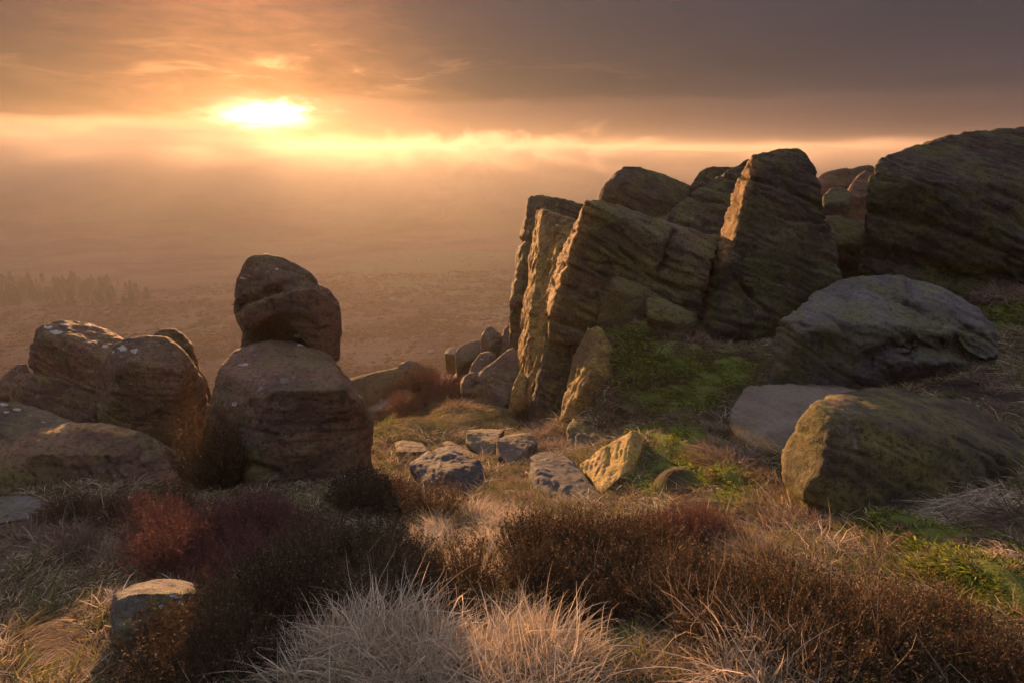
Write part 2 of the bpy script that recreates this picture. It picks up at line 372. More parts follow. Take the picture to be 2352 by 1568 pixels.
def zone_at(k, x, y):
    i = np.clip(((np.asarray(x) - XS[0]) / .045).astype(int), 0, len(XS) - 1); j = np.clip(((np.asarray(y) - YS[0]) / .045).astype(int), 0, len(YS) - 1)
    return ZN[k][j, i]

rr = np.r_[np.geomspace(6.0, 60, 60)[:-1], np.geomspace(60, 930, 270)]; aa = np.radians(np.linspace(-80, 80, 420))
RR, AA = np.meshgrid(rr, aa, indexing='ij'); MX, MY = RR * np.sin(AA), RR * np.cos(AA)
MZ = ground_z(MX, MY)
inside = (MX > -6.8) & (MX < 7.8) & (MY < 13.8); MZ = np.where(inside, MZ - 0.25, MZ - 0.01)
moor = link('moor', mesh_from('moor', np.stack([MX, MY, MZ], -1).reshape(-1, 3), grid_faces(*MX.shape)[:, ::-1], moor_material(), True))
tag(moor, 'wide heather moor falling into the misty valley and rising to far hills', 'moor', kind='structure')

# ------------------------------------------------------------------ rocks
def pl(px, py, Y, n):
    """depth of pixels on the plane through (px, py, Y) with normal n"""
    p0 = at(px, py, Y); n = np.array(n, float)
    def f(*pix):
        out = []
        for (a, b) in pix:
            d = ray(a, b); t = ((p0 - CAM) @ n) / (d @ n); out.append((a, b, float(d[1] * t)))
        return out
    return f
def hull_mesh(hulls):
    V, Fc, o = [], [], 0
    for P in hulls:
        bm = bmesh.new()
        for p in P: bm.verts.new(tuple(float(a) for a in p))
        r = bmesh.ops.convex_hull(bm, input=bm.verts)
        bmesh.ops.delete(bm, geom=list({g for g in r['geom_interior'] + r['geom_unused'] if isinstance(g, bmesh.types.BMVert)}), context='VERTS')
        bmesh.ops.triangulate(bm, faces=bm.faces); bmesh.ops.recalc_face_normals(bm, faces=bm.faces)
        bm.verts.index_update()
        V += [v.co[:] for v in bm.verts]; Fc += [[v.index + o for v in f.verts] for f in bm.faces]; o += len(bm.verts); bm.free()
    return mesh_from('hull', V, Fc)
DG = bpy.context.evaluated_depsgraph_get
def seg_dist(px, py, line):
    d = np.full(px.shape, 1e9)
    for (x1, y1), (x2, y2) in zip(line[:-1], line[1:]):
        dx, dy = x2 - x1, y2 - y1; t = np.clip(((px - x1) * dx + (py - y1) * dy) / (dx * dx + dy * dy + 1e-9), 0, 1)
        d = np.minimum(d, np.hypot(px - x1 - t * dx, py - y1 - t * dy))
    return d
ROCKS = {}
def rock(name, label, hulls, mat, back=0.6, sink=0.3, vox=None, smooth=5, amp=1.0, bed=(0.35, 0.1, 0.93), strata=1.0, cracks=(), white=(), moss=(), sunlit_tint=(), joint=1.0, group=None, shrink=0.82, seed=None):
    if isinstance(hulls[0], tuple): hulls = [hulls]
    W3, Ym = [], []
    for Hh in hulls:
        P = at([h[0] for h in Hh], [h[1] for h in Hh], [h[2] for h in Hh]); Ym.append(P[:, 1].mean())
        c = P.mean(0); B = c + (P - c) * shrink                    # the hidden back lies behind the outline, not above it
        B = CAM + (B - CAM) * (1 + back / np.linalg.norm(c - CAM))
        P = np.r_[P, B]; zlo = P[:, 2].min(); zhi = P[:, 2].max()
        low = P[P[:, 2] < zlo + 0.34 * (zhi - zlo)].copy(); low[:, 2] = np.minimum(low[:, 2], zlo + .05) - sink
        W3.append(np.r_[P, low])
    allp = np.concatenate(W3); size0 = float((allp.max(0) - allp.min(0))[:2].mean())
    Y = min(Ym); vox = vox or float(np.clip(0.0030 * Y, 0.010, 0.05) * (0.75 if size0 < 0.7 else 1.0))
    t = bpy.data.objects.new('tmp', hull_mesh(W3)); COL.objects.link(t)
    m = t.modifiers.new('r', 'REMESH'); m.mode = 'VOXEL'; m.voxel_size = vox; m.adaptivity = 0
    m = t.modifiers.new('s', 'SMOOTH'); m.factor = 0.5; m.iterations = int(smooth * (1.0 if name == 'stone' or size0 < 0.9 else 1.8))
    me = bpy.data.meshes.new_from_object(t.evaluated_get(DG())); me.name = name
    src = t.data; bpy.data.objects.remove(t); bpy.data.meshes.remove(src)
    n = len(me.vertices); co = np.empty(n * 3, np.float32); me.vertices.foreach_get('co', co); co = co.reshape(-1, 3).astype(float)
    def normals():
        a = np.empty(n * 3, np.float32); me.vertex_normals.foreach_get('vector', a); return a.reshape(-1, 3).astype(float)
    def put():
        me.vertices.foreach_set('co', co.astype(np.float32).ravel()); me.update()
    if name == 'stone': amp *= 0.75; strata *= 0.5
    size = float((co.max(0) - co.min(0)).mean()); sd_ = (seed if seed is not None else (sum(map(ord, label)) % 97)) * 1.7
    nr = normals(); k = min(size, 1.6)
    d = fbm(co / (0.34 * k) + sd_, 2) * 0.034 * k * min(1, smooth / 4.0) + fbm(co / (0.11 * k) + sd_, 3, .6) * 0.016 * k - np.abs(fbm(co / (0.2 * k) + sd_ + 9, 2)) * 0.016 * k
    bn = np.array(bed, float); bn /= np.linalg.norm(bn)
    t1 = np.cross(bn, [0.3, 1, 0.2]); t1 /= np.linalg.norm(t1); t2 = np.cross(bn, t1)
    warp = fbm(co / (0.5 * k) + sd_ + 5, 2) * 0.06 * k
    q = np.stack([co @ t1 / (0.75 * k), co @ t2 / (0.75 * k), (co @ bn + warp) / (0.075 * k)], 1)
    st = fbm(q + sd_, 3, .6); d = d + (-np.abs(st) + 0.3) * 0.026 * k * strata
    d = d * amp * 0.62
    if size0 > 0.75:                                  # joints and bedding cracks, broken along their length
        rg = np.random.default_rng(int(sd_ * 10) + 5); w2 = fbm(co / (0.35 * k) + sd_ + 31, 3) * 0.05 * k
        for q_ in range(5):
            cn = (bn + rg.normal(size=3) * .10) if q_ < 4 else np.array([rg.normal(), .3 * rg.normal(), .15 * rg.normal()])
            cn = cn / np.linalg.norm(cn); h_ = co @ cn; off = rg.uniform(np.quantile(h_, .2), np.quantile(h_, .9))
            on = sstep(fbm(co / (0.45 * k) + sd_ + 7 * q_, 2), -.02, .25)
            d = d - on * np.exp(-((h_ + w2 - off) / max(.011 * k, 1.1 * vox)) ** 2) * .034 * k * rg.uniform(.5, 1.1) * joint * (0.45 if mat.name.startswith('brown') else 1.0)
    co = co + nr * d[:, None]; put()
    px, py, dep = project(co); nr = normals(); vis = ((CAM - co) * nr).sum(1) > 0
    wob = fbm(co / 0.12 + 3, 2) * 6
    for (line, wd, dp) in cracks:
        g = np.exp(-((seg_dist(px + wob, py + wob, line) / wd) ** 2)) * vis
        co = co - nr * (g * dp)[:, None]
    put()
    org = np.array([co[:, 0].mean(), co[:, 1].mean(), co[:, 2].min()])
    co = co - org; put()
    la = np.zeros(n); ms = np.zeros(n)
    for (a, b, rx, ry) in white: la = np.maximum(la, (1.25 - np.hypot((px + wob - a) / rx, (py + wob * .5 - b) / ry)).clip(0, 1) * vis)
    for (a, b, rx, ry, s_) in moss: ms = np.maximum(ms, s_ * (1.5 - np.hypot((px + wob * 2 - a) / rx, (py + wob * 2 - b) / ry)).clip(0, 1) * vis)
    sun_w = np.zeros(n)
    for (line, wd) in sunlit_tint: sun_w = np.maximum(sun_w, (1.6 - seg_dist(px + wob, py + wob, line) / wd).clip(0, 1) * vis)  # mask of the sunlight painted along these edges
    for an, av in (('lichen', la), ('moss', ms), ('sunlit_tint', sun_w)):
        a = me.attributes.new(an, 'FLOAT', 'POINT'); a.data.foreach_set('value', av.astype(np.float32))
    me.polygons.foreach_set('use_smooth', np.ones(len(me.polygons), bool))
    me.materials.clear(); me.materials.append(mat)
    o = link(name, me, None, org); tag(o, label, 'rock', group, 'thing')
    ROCKS[label] = o; return o

BR = rock_material('brown_gritstone', (0.122, 0.070, 0.046), (0.056, 0.036, 0.028), 0.34, 0.75, red=0.55, st=0.5)
PT = rock_material('pale_flat_gritstone', (0.135, 0.108, 0.090), (0.085, 0.066, 0.054), 0.22, 0.5, red=0.12, st=0.35, spot=0.4)
OL = rock_material('olive_gritstone', (0.078, 0.062, 0.038), (0.034, 0.028, 0.022), 0.85, 0.45, bed=(0.15, -0.42, 0.2), greencol=(0.084, 0.077, 0.021), red=0.2)
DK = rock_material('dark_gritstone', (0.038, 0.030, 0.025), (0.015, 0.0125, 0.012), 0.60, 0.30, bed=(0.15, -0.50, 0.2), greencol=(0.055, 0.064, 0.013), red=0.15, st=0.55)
GD = rock_material('golden_gritstone', (0.230, 0.150, 0.060), (0.110, 0.074, 0.034), 0.60, 0.25, greencol=(0.230, 0.170, 0.030), red=0.15)  # golden stone, made paler to carry the low sun on the lit rocks
BL = rock_material('blue_grey_gritstone', (0.088, 0.082, 0.084), (0.055, 0.050, 0.050), 0.62, 0.35, greencol=(0.075, 0.080, 0.022), red=0.08, st=0.25)
GR = rock_material('grey_gritstone', (0.088, 0.066, 0.053), (0.050, 0.038, 0.031), 0.30, 0.6, red=0.15, st=0.3, spot=0.4)

SL = rock_material('slate_blue_gritstone', (0.046, 0.045, 0.052), (0.030, 0.029, 0.034), 0.15, 0.06, red=0.05, st=0.2, spot=0.2)
# --- left group
rock('boulder', 'big square brown boulder carrying a narrower rock stack behind it', [
    (469, 940, 4.35), (465, 1008, 4.3), (503, 846, 4.5), (528, 1095, 4.08), (600, 915, 4.0), (635, 893, 4.02), (795, 893, 4.15), (838, 930, 4.35),
    (575, 1120, 3.88), (640, 1118, 3.88), (805, 1088, 4.10), (720, 1000, 4.02), (537, 800, 4.85), (618, 779, 5.0), (699, 786, 5.0), (763, 813, 4.9), (812, 871, 4.6), (850, 978, 4.52), (847, 1040, 4.5)],
    BR, 0.6, 0.35, smooth=6, amp=.9, joint=.3, bed=(.2, .1, .97), strata=.15, cracks=[([(690, 970), (770, 970)], 50, .035), ([(520, 1075), (560, 1062), (640, 1090)], 9, .035)],
    white=[(538, 926, 9, 9), (690, 792, 14, 6), (560, 836, 16, 6)], moss=[(560, 1070, 70, 40, .8), (500, 960, 40, 80, .35)])
rock('boulder', 'narrow rounded rock neck between the square boulder and the capstone', [
    (556, 740, 5.35), (550, 800, 5.22), (580, 735, 5.28), (610, 720, 5.24), (656, 712, 5.22), (703, 720, 5.25), (738, 760, 5.27), (758, 812, 5.3), (752, 870, 5.3), (555, 870, 5.3)],
    BR, 0.6, 0.9, smooth=5, white=[(685, 770, 17, 7), (640, 790, 22, 6), (668, 805, 14, 5)], moss=[(570, 790, 25, 40, .5)])
rock('capstone', 'leaning brown capstone balanced on the rock neck with a crease across it', [
    [(536, 662, 5.3), (550, 620, 5.3), (571, 592, 5.3), (605, 583, 5.3), (650, 588, 5.3), (700, 616, 5.3), (722, 643, 5.3), (763, 674, 5.35), (781, 701, 5.4), (545, 700, 5.15), (630, 650, 4.98), (700, 690, 5.0)],
    [(538, 690, 5.25), (537, 718, 5.25), (556, 748, 5.1), (597, 738, 4.97), (645, 720, 4.93), (570, 700, 5.0), (640, 665, 4.95), (690, 690, 4.95)],
    [(640, 720, 4.95), (684, 718, 4.93), (722, 738, 4.95), (748, 792, 5.05), (779, 815, 5.2), (782, 756, 5.25), (781, 701, 5.3), (720, 660, 5.0), (640, 670, 4.95)]],
    BR, 0.55, 0.0, smooth=4, shrink=.85, strata=.5, amp=.9, cracks=[([(530, 722), (556, 694), (590, 680), (645, 660)], 8, .085), ([(645, 660), (690, 652)], 14, .03), ([(650, 735), (690, 735), (725, 752)], 8, .04)],
    white=[(636, 618, 7, 4), (560, 640, 8, 5), (600, 690, 5, 4)])
rock('boulder', 'rounded barrel shaped brown boulder with pale lichen on its crown', [
    (219, 888, 5.2), (230, 833, 5.2), (256, 795, 5.2), (286, 773, 5.25), (324, 769, 5.3), (384, 773, 5.35), (422, 799, 5.35), (452, 833, 5.4), (469, 880, 5.45), (477, 910, 5.45), (465, 961, 5.4), (420, 1003, 5.2), (375, 1020, 5.05), (270, 1000, 5.0), (219, 965, 5.1), (260, 850, 4.95), (300, 830, 4.95), (420, 850, 5.05), (250, 930, 4.92), (400, 940, 4.98)],
    BR, 0.6, 0.9, smooth=8, strata=.5, white=[(298, 774, 17, 5), (282, 800, 16, 10), (310, 806, 12, 8), (264, 808, 10, 6), (340, 1000, 8, 5), (300, 880, 7, 5)], moss=[(250, 960, 45, 50, .75), (350, 995, 50, 25, .5)])
rock('boulder', 'dark knob of rock peeping over the barrel shaped boulder', [
    (352, 768, 5.9), (375, 755, 5.9), (401, 754, 5.9), (422, 769, 5.9), (448, 812, 5.9), (482, 893, 5.95), (478, 960, 5.9), (380, 900, 5.75), (360, 820, 5.8)], BR, 0.5, 1.2, smooth=5)
rock('boulder', 'flat topped brown boulder with white bird lime at its top', [
    (64, 795, 6.0), (81, 760, 6.0), (98, 744, 6.05), (141, 737, 6.2), (205, 739, 6.4), (239, 754, 6.4), (292, 780, 6.3), (64, 840, 5.9), (150, 772, 5.75), (205, 795, 5.75), (250, 830, 5.7), (215, 880, 5.65), (130, 872, 5.7), (90, 780, 5.8), (280, 850, 5.9)],
    BR, 0.7, 0.3, smooth=4, amp=1.1, white=[(108, 752, 16, 5), (128, 762, 24, 7), (150, 746, 20, 6), (200, 744, 22, 5), (215, 782, 12, 4), (240, 795, 12, 5)])
rock('boulder', 'low dark ledge rock beneath the flat topped boulder', [
    (20, 905, 5.8), (36, 867, 5.8), (64, 854, 5.8), (128, 870, 5.65), (180, 874, 5.6), (224, 893, 5.55), (240, 930, 5.55), (215, 975, 5.45), (107, 965, 5.5), (24, 930, 5.7)], BR, 0.8, 1.2, smooth=4, moss=[(105, 868, 20, 10, 1)])
rock('boulder', 'small lichen spotted rock tucked against the flat topped boulder', [
    (-15, 880, 6.2), (18, 858, 6.2), (44, 833, 6.2), (64, 832, 6.2), (75, 860, 6.1), (40, 905, 6.0), (-15, 915, 6.0)], BR, 0.5, 1.5, smooth=4)
rock('boulder', 'long low whaleback boulder sloping down into the heather', [
    (-60, 1040, 4.0), (0, 1018, 4.1), (70, 992, 4.15), (141, 975, 4.25), (188, 970, 4.3), (256, 976, 4.35), (332, 997, 4.35), (409, 1029, 4.3), (460, 1059, 4.25), (477, 1090, 4.15), (469, 1125, 4.05), (300, 1110, 3.8), (150, 1125, 3.72), (0, 1146, 3.66), (-60, 1150, 3.66), (80, 1040, 3.78), (250, 1040, 3.86)],
    BR, 0.45, 0.5, smooth=8, strata=1.4, bed=(.8, .2, .55), moss=[(40, 1100, 90, 40, .7), (110, 1060, 60, 60, .4)], sunlit_tint=[([(100, 990), (190, 975), (300, 992)], 9), ([(410, 1032), (455, 1060)], 9)])
rock('boulder', 'lichen dappled sloping rock behind the whaleback boulder', [
    (-80, 930, 4.9), (0, 919, 4.9), (34, 921, 4.9), (64, 936, 4.9), (107, 956, 4.85), (188, 972, 4.8), (180, 1010, 4.6), (0, 1030, 4.5), (-80, 1040, 4.5)], GR, 0.6, 0.9, smooth=4, strata=1.4,
    white=[(10, 928, 14, 4), (40, 940, 16, 4), (15, 945, 12, 3), (70, 955, 12, 3), (100, 968, 12, 3)])
rock('stone', 'flat dark slab at the foot of the whaleback boulder', [
    (-60, 1145, 3.45), (0, 1140, 3.45), (60, 1137, 3.45), (110, 1150, 3.4), (122, 1168, 3.3), (100, 1185, 3.2), (0, 1200, 3.12), (-60, 1205, 3.1)], BL, 0.3, 0.25, smooth=3)
rock('stone', 'small grey stone lying alone in grass with a pale lichen patch', [
    (255, 1400, 1.79), (264, 1362, 1.83), (303, 1343, 1.91), (355, 1330, 1.97), (410, 1328, 2.01), (444, 1339, 1.99), (450, 1360, 1.93), (421, 1380, 1.84), (415, 1362, 1.85), (318, 1360, 1.77), (270, 1375, 1.75), (256, 1475, 1.67), (310, 1472, 1.67), (345, 1440, 1.73), (420, 1420, 1.81)],
    BL, 0.25, 0.2, smooth=5, white=[(405, 1368, 18, 8), (372, 1392, 8, 8), (412, 1382, 10, 6)], moss=[(285, 1450, 30, 30, .6)])

# --- upright slabs in the middle
SUNN = (-.90, -.16, .22); FRN = (-.06, -.97, .16)
fL = pl(1200, 560, 9.0, SUNN)
rock('slab', 'tallest dark slab at the valley end of the leaning row', fL((1216, 449), (1195, 537), (1185, 575), (1174, 653), (1170, 712)) + [(1240, 444, 9.15), (1262, 448, 9.0), (1345, 470, 8.7), (1345, 560, 8.5), (1212, 735, 8.75), (1300, 735, 8.5), (1240, 520, 8.8)],
     OL, 0.35, 1.2, smooth=3, cracks=[([(1170, 712), (1206, 728)], 5, .06)])
rock('boulder', 'dark undercut block beneath the tallest leaning slab', [(1168, 722, 8.9), (1204, 735, 8.7), (1260, 740, 8.6), (1176, 765, 8.8), (1190, 850, 8.7), (1230, 900, 8.5), (1185, 800, 8.65)], OL, 0.5, 1.0, smooth=3)
fL = pl(1240, 590, 8.15, SUNN)
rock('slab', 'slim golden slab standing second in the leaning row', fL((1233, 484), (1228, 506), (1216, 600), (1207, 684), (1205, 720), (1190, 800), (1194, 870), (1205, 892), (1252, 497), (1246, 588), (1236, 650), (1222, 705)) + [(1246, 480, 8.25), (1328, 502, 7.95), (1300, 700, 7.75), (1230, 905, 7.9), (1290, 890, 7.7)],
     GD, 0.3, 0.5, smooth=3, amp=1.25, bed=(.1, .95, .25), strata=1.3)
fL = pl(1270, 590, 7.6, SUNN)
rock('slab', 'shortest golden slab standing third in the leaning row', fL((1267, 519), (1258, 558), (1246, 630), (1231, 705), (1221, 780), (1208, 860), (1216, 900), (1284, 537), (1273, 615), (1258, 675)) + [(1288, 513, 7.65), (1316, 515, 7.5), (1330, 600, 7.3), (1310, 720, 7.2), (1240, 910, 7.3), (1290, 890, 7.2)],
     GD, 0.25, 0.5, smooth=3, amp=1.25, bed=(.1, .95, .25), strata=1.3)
fL = pl(1300, 600, 7.02, SUNN); fF = pl(1308, 600, 6.98, FRN)
rock('slab', 'broad main slab of the leaning row with a long sloping top edge', [
    fL((1345, 462), (1322, 510), (1280, 594), (1259, 678), (1256, 712)) + fF((1340, 505), (1306, 594), (1288, 678), (1263, 722), (1268, 740), (1298, 750), (1346, 760), (1372, 752), (1420, 640), (1508, 642), (1600, 672), (1640, 600)) + [(1358, 458, 7.25), (1388, 464, 7.3), (1436, 482, 7.3), (1520, 506, 7.35), (1566, 521, 7.35), (1655, 547, 7.3)]],
    OL, 0.45, 0.2, smooth=2, bed=(.45, .1, .88), strata=1.5, cracks=[([(1552, 535), (1535, 575), (1508, 642)], 6, .09), ([(1262, 735), (1345, 764)], 8, .05)], sunlit_tint=[([(1342, 480), (1300, 570), (1272, 650), (1258, 720)], 20)], moss=[(1560, 640, 50, 40, .6), (1420, 560, 60, 40, .25)])
fL = pl(1240, 850, 6.92, SUNN); fF = pl(1252, 850, 6.88, (.1, -.95, .28))
rock('slab', 'dark front buttress leaning at the foot of the golden slabs', fL((1252, 765), (1243, 832), (1227, 912), (1211, 965)) + fF((1262, 790), (1250, 880), (1232, 970), (1262, 972), (1292, 955), (1322, 850), (1345, 800)) + [(1262, 762, 7.1), (1322, 768, 7.1), (1350, 780, 7.1)],
     OL, 0.3, 0.4, smooth=3, moss=[(1290, 810, 40, 40, .35)])
fL = pl(1330, 850, 6.2, (-.86, -.20, .40)); fF = pl(1356, 820, 6.15, (.3, -.9, .3))
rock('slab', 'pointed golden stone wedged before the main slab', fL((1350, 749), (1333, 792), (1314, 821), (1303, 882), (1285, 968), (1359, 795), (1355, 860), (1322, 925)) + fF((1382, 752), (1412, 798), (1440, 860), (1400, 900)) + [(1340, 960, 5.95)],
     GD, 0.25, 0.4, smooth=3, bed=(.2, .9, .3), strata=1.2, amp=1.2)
rock('boulder', 'mossy block with a rounded shoulder under the main slab', [(1368, 755, 6.75), (1378, 690, 6.8), (1396, 632, 6.9), (1416, 618, 6.95), (1448, 629, 6.95), (1520, 668, 6.9), (1600, 728, 6.85), (1605, 760, 6.8), (1420, 660, 6.65), (1440, 700, 6.6), (1460, 755, 6.6), (1540, 720, 6.65)],
     OL, 0.5, 0.5, smooth=4, moss=[(1470, 660, 60, 20, .8), (1420, 720, 40, 30, .4)])
rock('boulder', 'low wedge of rock fringed with moss beside the tall dome slab', [(1482, 700, 6.55), (1487, 676, 6.6), (1520, 684, 6.55), (1598, 722, 6.5), (1602, 745, 6.45), (1544, 742, 6.25), (1486, 730, 6.35), (1530, 705, 6.35)],
     OL, 0.35, 0.4, smooth=3, moss=[(1540, 735, 45, 14, 1), (1500, 700, 20, 16, .7)])
# --- blocks behind the slabs
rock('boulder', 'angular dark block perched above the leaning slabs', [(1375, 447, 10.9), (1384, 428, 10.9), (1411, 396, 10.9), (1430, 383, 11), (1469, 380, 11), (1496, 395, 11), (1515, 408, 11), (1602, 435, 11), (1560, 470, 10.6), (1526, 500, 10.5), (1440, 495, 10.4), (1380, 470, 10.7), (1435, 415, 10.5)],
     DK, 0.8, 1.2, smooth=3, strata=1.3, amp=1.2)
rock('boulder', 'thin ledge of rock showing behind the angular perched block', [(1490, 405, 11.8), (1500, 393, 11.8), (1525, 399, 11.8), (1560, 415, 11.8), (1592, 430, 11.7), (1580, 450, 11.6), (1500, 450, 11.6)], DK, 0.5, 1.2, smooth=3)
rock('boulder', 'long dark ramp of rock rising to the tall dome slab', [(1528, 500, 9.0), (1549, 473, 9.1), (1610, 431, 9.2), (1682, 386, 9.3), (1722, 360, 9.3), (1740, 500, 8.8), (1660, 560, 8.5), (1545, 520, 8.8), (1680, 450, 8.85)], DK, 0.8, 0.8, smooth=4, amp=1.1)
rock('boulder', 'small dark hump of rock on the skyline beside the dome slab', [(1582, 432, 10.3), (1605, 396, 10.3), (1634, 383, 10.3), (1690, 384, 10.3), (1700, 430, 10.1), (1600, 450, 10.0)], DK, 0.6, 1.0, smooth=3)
# --- right group
fL = pl(1692, 470, 7.1, (-.95, -.12, .26)); fF = pl(1702, 480, 7.05, (.14, -.97, .18))
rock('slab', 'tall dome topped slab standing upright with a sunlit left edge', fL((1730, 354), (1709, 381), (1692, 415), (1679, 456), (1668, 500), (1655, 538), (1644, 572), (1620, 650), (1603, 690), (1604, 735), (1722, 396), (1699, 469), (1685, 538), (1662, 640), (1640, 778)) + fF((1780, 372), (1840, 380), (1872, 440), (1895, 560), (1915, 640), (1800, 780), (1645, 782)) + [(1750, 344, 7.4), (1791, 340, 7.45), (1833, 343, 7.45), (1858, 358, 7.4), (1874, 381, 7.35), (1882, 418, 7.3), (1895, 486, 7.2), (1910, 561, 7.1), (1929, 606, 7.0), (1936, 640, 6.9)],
     DK, 0.5, 0.4, smooth=4, bed=(.35, .1, .93), strata=1.3, moss=[(1790, 560, 70, 70, .35), (1860, 620, 50, 60, .4)], sunlit_tint=[([(1718, 380), (1688, 455), (1668, 530), (1650, 590)], 20)])
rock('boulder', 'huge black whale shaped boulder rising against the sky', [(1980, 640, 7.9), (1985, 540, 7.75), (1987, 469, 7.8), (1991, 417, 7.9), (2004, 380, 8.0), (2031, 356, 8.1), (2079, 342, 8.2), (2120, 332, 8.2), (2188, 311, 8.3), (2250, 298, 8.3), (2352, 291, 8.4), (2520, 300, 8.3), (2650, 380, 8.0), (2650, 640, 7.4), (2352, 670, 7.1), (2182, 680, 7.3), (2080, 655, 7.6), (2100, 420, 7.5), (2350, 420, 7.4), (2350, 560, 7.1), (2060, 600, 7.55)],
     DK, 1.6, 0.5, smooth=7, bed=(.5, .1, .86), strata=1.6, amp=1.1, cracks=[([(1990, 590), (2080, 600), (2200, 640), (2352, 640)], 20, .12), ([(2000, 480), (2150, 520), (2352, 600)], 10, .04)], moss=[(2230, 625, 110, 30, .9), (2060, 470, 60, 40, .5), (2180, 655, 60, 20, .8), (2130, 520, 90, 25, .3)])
rock('boulder', 'broad blue grey boulder with a groove running over its back', [(1783, 760, 5.5), (1791, 735, 5.5), (1819, 711, 5.55), (1867, 673, 5.65), (1928, 645, 5.75), (1969, 634, 5.8), (2011, 629, 5.85), (2080, 632, 5.85), (2134, 650, 5.8), (2182, 670, 5.7), (2250, 711, 5.6), (2272, 735, 5.5), (2296, 770, 5.4), (2298, 810, 5.3), (2262, 832, 5.15), (2100, 830, 4.95), (1873, 880, 5.2), (1765, 880, 5.35), (1850, 760, 5.1), (2000, 740, 5.05), (2180, 760, 5.1)],
     BL, 1.0, 0.3, smooth=6, bed=(.5, .2, .84), strata=1.1, cracks=[([(1962, 640), (2010, 668), (2060, 690), (2110, 706), (2170, 745)], 5, .035), ([(2040, 670), (2120, 715), (2230, 760)], 7, .03), ([(2000, 830), (2060, 800), (2200, 800), (2240, 825)], 22, .10)], moss=[(1900, 790, 110, 40, .75), (1820, 840, 50, 40, .7), (2050, 770, 120, 25, .4)])
fL = pl(1800, 1000, 3.1, (-.91, -.17, .36)); fF = pl(1920, 1000, 2.88, (.16, -.82, .56))
rock('boulder', 'great mossy front boulder with a golden sunlit end', fL((1790, 1030), (1795, 1092), (1826, 976), (1866, 925), (1908, 945), (1912, 1026), (1889, 1096), (1850, 1132)) + fF((2050, 960), (2200, 990), (2300, 1040), (2180, 1080), (2050, 1080)) + [(1904, 905, 3.5), (1971, 892, 3.62), (2049, 888, 3.68), (2127, 904, 3.65), (2224, 920, 3.6), (2256, 947, 3.55), (2284, 979, 3.5), (2360, 1018, 3.4), (2420, 1060, 3.3), (2352, 1090, 3.05), (2302, 1110, 2.95), (2185, 1155, 2.82), (2029, 1182, 2.74), (1951, 1203, 2.7), (1881, 1165, 2.92)],
     OL, 0.6, 0.25, vox=.014, smooth=18, amp=.5, joint=.3, bed=(.45, .25, .85), strata=1.6, moss=[(1835, 1040, 50, 80, .6), (2120, 1060, 150, 60, .45), (1980, 1000, 80, 60, .35), (2325, 1060, 8, 14, .9)])
fL = pl(1690, 980, 4.25, (-.72, -.62, .25))
rock('slab', 'flat topped tilted slab lying behind the front boulder', [(1673, 975, 4.45), (1678, 936, 4.6), (1713, 886, 5.0), (1818, 880, 5.1), (1912, 882, 5.1), (1970, 894, 4.9), (1930, 960, 4.3), (1772, 994, 4.12), (1792, 1032, 3.95), (1788, 1058, 3.9), (1698, 1035, 4.2), (1690, 1000, 4.25), (1765, 1030, 4.02)], PT, 0.35, 0.3, smooth=1.2, amp=.8, strata=.8, sunlit_tint=[([(1680, 990), (1740, 1015), (1788, 1048)], 16)])
rock('stone', 'low brown stone half buried in heather under the front boulder', [(1862, 1250, 2.4), (1880, 1232, 2.45), (1908, 1217, 2.5), (1975, 1216, 2.52), (2060, 1243, 2.42), (2096, 1271, 2.33), (2112, 1306, 2.2), (1990, 1330, 2.05), (1870, 1310, 2.1), (1960, 1262, 2.25)], GR, 0.25, 0.25, smooth=5)
rock('boulder', 'mossy low block in the gap between dome slab and whale boulder', [(1895, 500, 9.4), (1925, 494, 9.5), (1990, 515, 9.3), (2000, 560, 9.0), (1930, 560, 8.9), (1900, 540, 9.1)], DK, 0.6, 0.8, smooth=3, moss=[(1940, 530, 40, 30, .7)])
rock('boulder', 'dome shaped red brown rock on the skyline past the dome slab', [(1878, 406, 14), (1905, 391, 14), (1945, 386, 14), (1966, 398, 14), (1968, 425, 13.8), (1880, 430, 13.8)], BR, 1.0, .8, smooth=4)
rock('boulder', 'flat dark rock on the skyline touching the whale boulder', [(1945, 390, 15), (1960, 384, 15), (1995, 379, 15), (2010, 384, 15), (2010, 410, 14.8), (1950, 412, 14.8)], DK, 1.0, 1.0, smooth=3)
rock('boulder', 'lichened rock leaning in the gap beside the whale boulder', [(1945, 440, 12.2), (1965, 408, 12.3), (1985, 392, 12.4), (2010, 400, 12.3), (2010, 450, 12), (1950, 455, 12)], BR, 0.8, .8, smooth=4)
rock('boulder', 'low dark hump of rock below the red brown skyline rock', [(1888, 450, 11.6), (1905, 432, 11.8), (1935, 430, 11.8), (1960, 445, 11.6), (1955, 465, 11.3), (1890, 468, 11.4)], DK, 0.6, .6, smooth=4)
rock('boulder', 'grey rock edge beside the peat near the front boulder', [(2326, 880, 4.7), (2345, 840, 4.9), (2420, 820, 5.0), (2460, 900, 4.6), (2380, 940, 4.4), (2330, 910, 4.5)], BL, 0.5, .3, smooth=5)
rock('boulder', 'dark flat rock beside the broad blue grey boulder', [(2303, 775, 6.0), (2330, 760, 6.2), (2400, 752, 6.2), (2440, 780, 5.9), (2340, 800, 5.7)], BL, 0.4, .3, smooth=4)

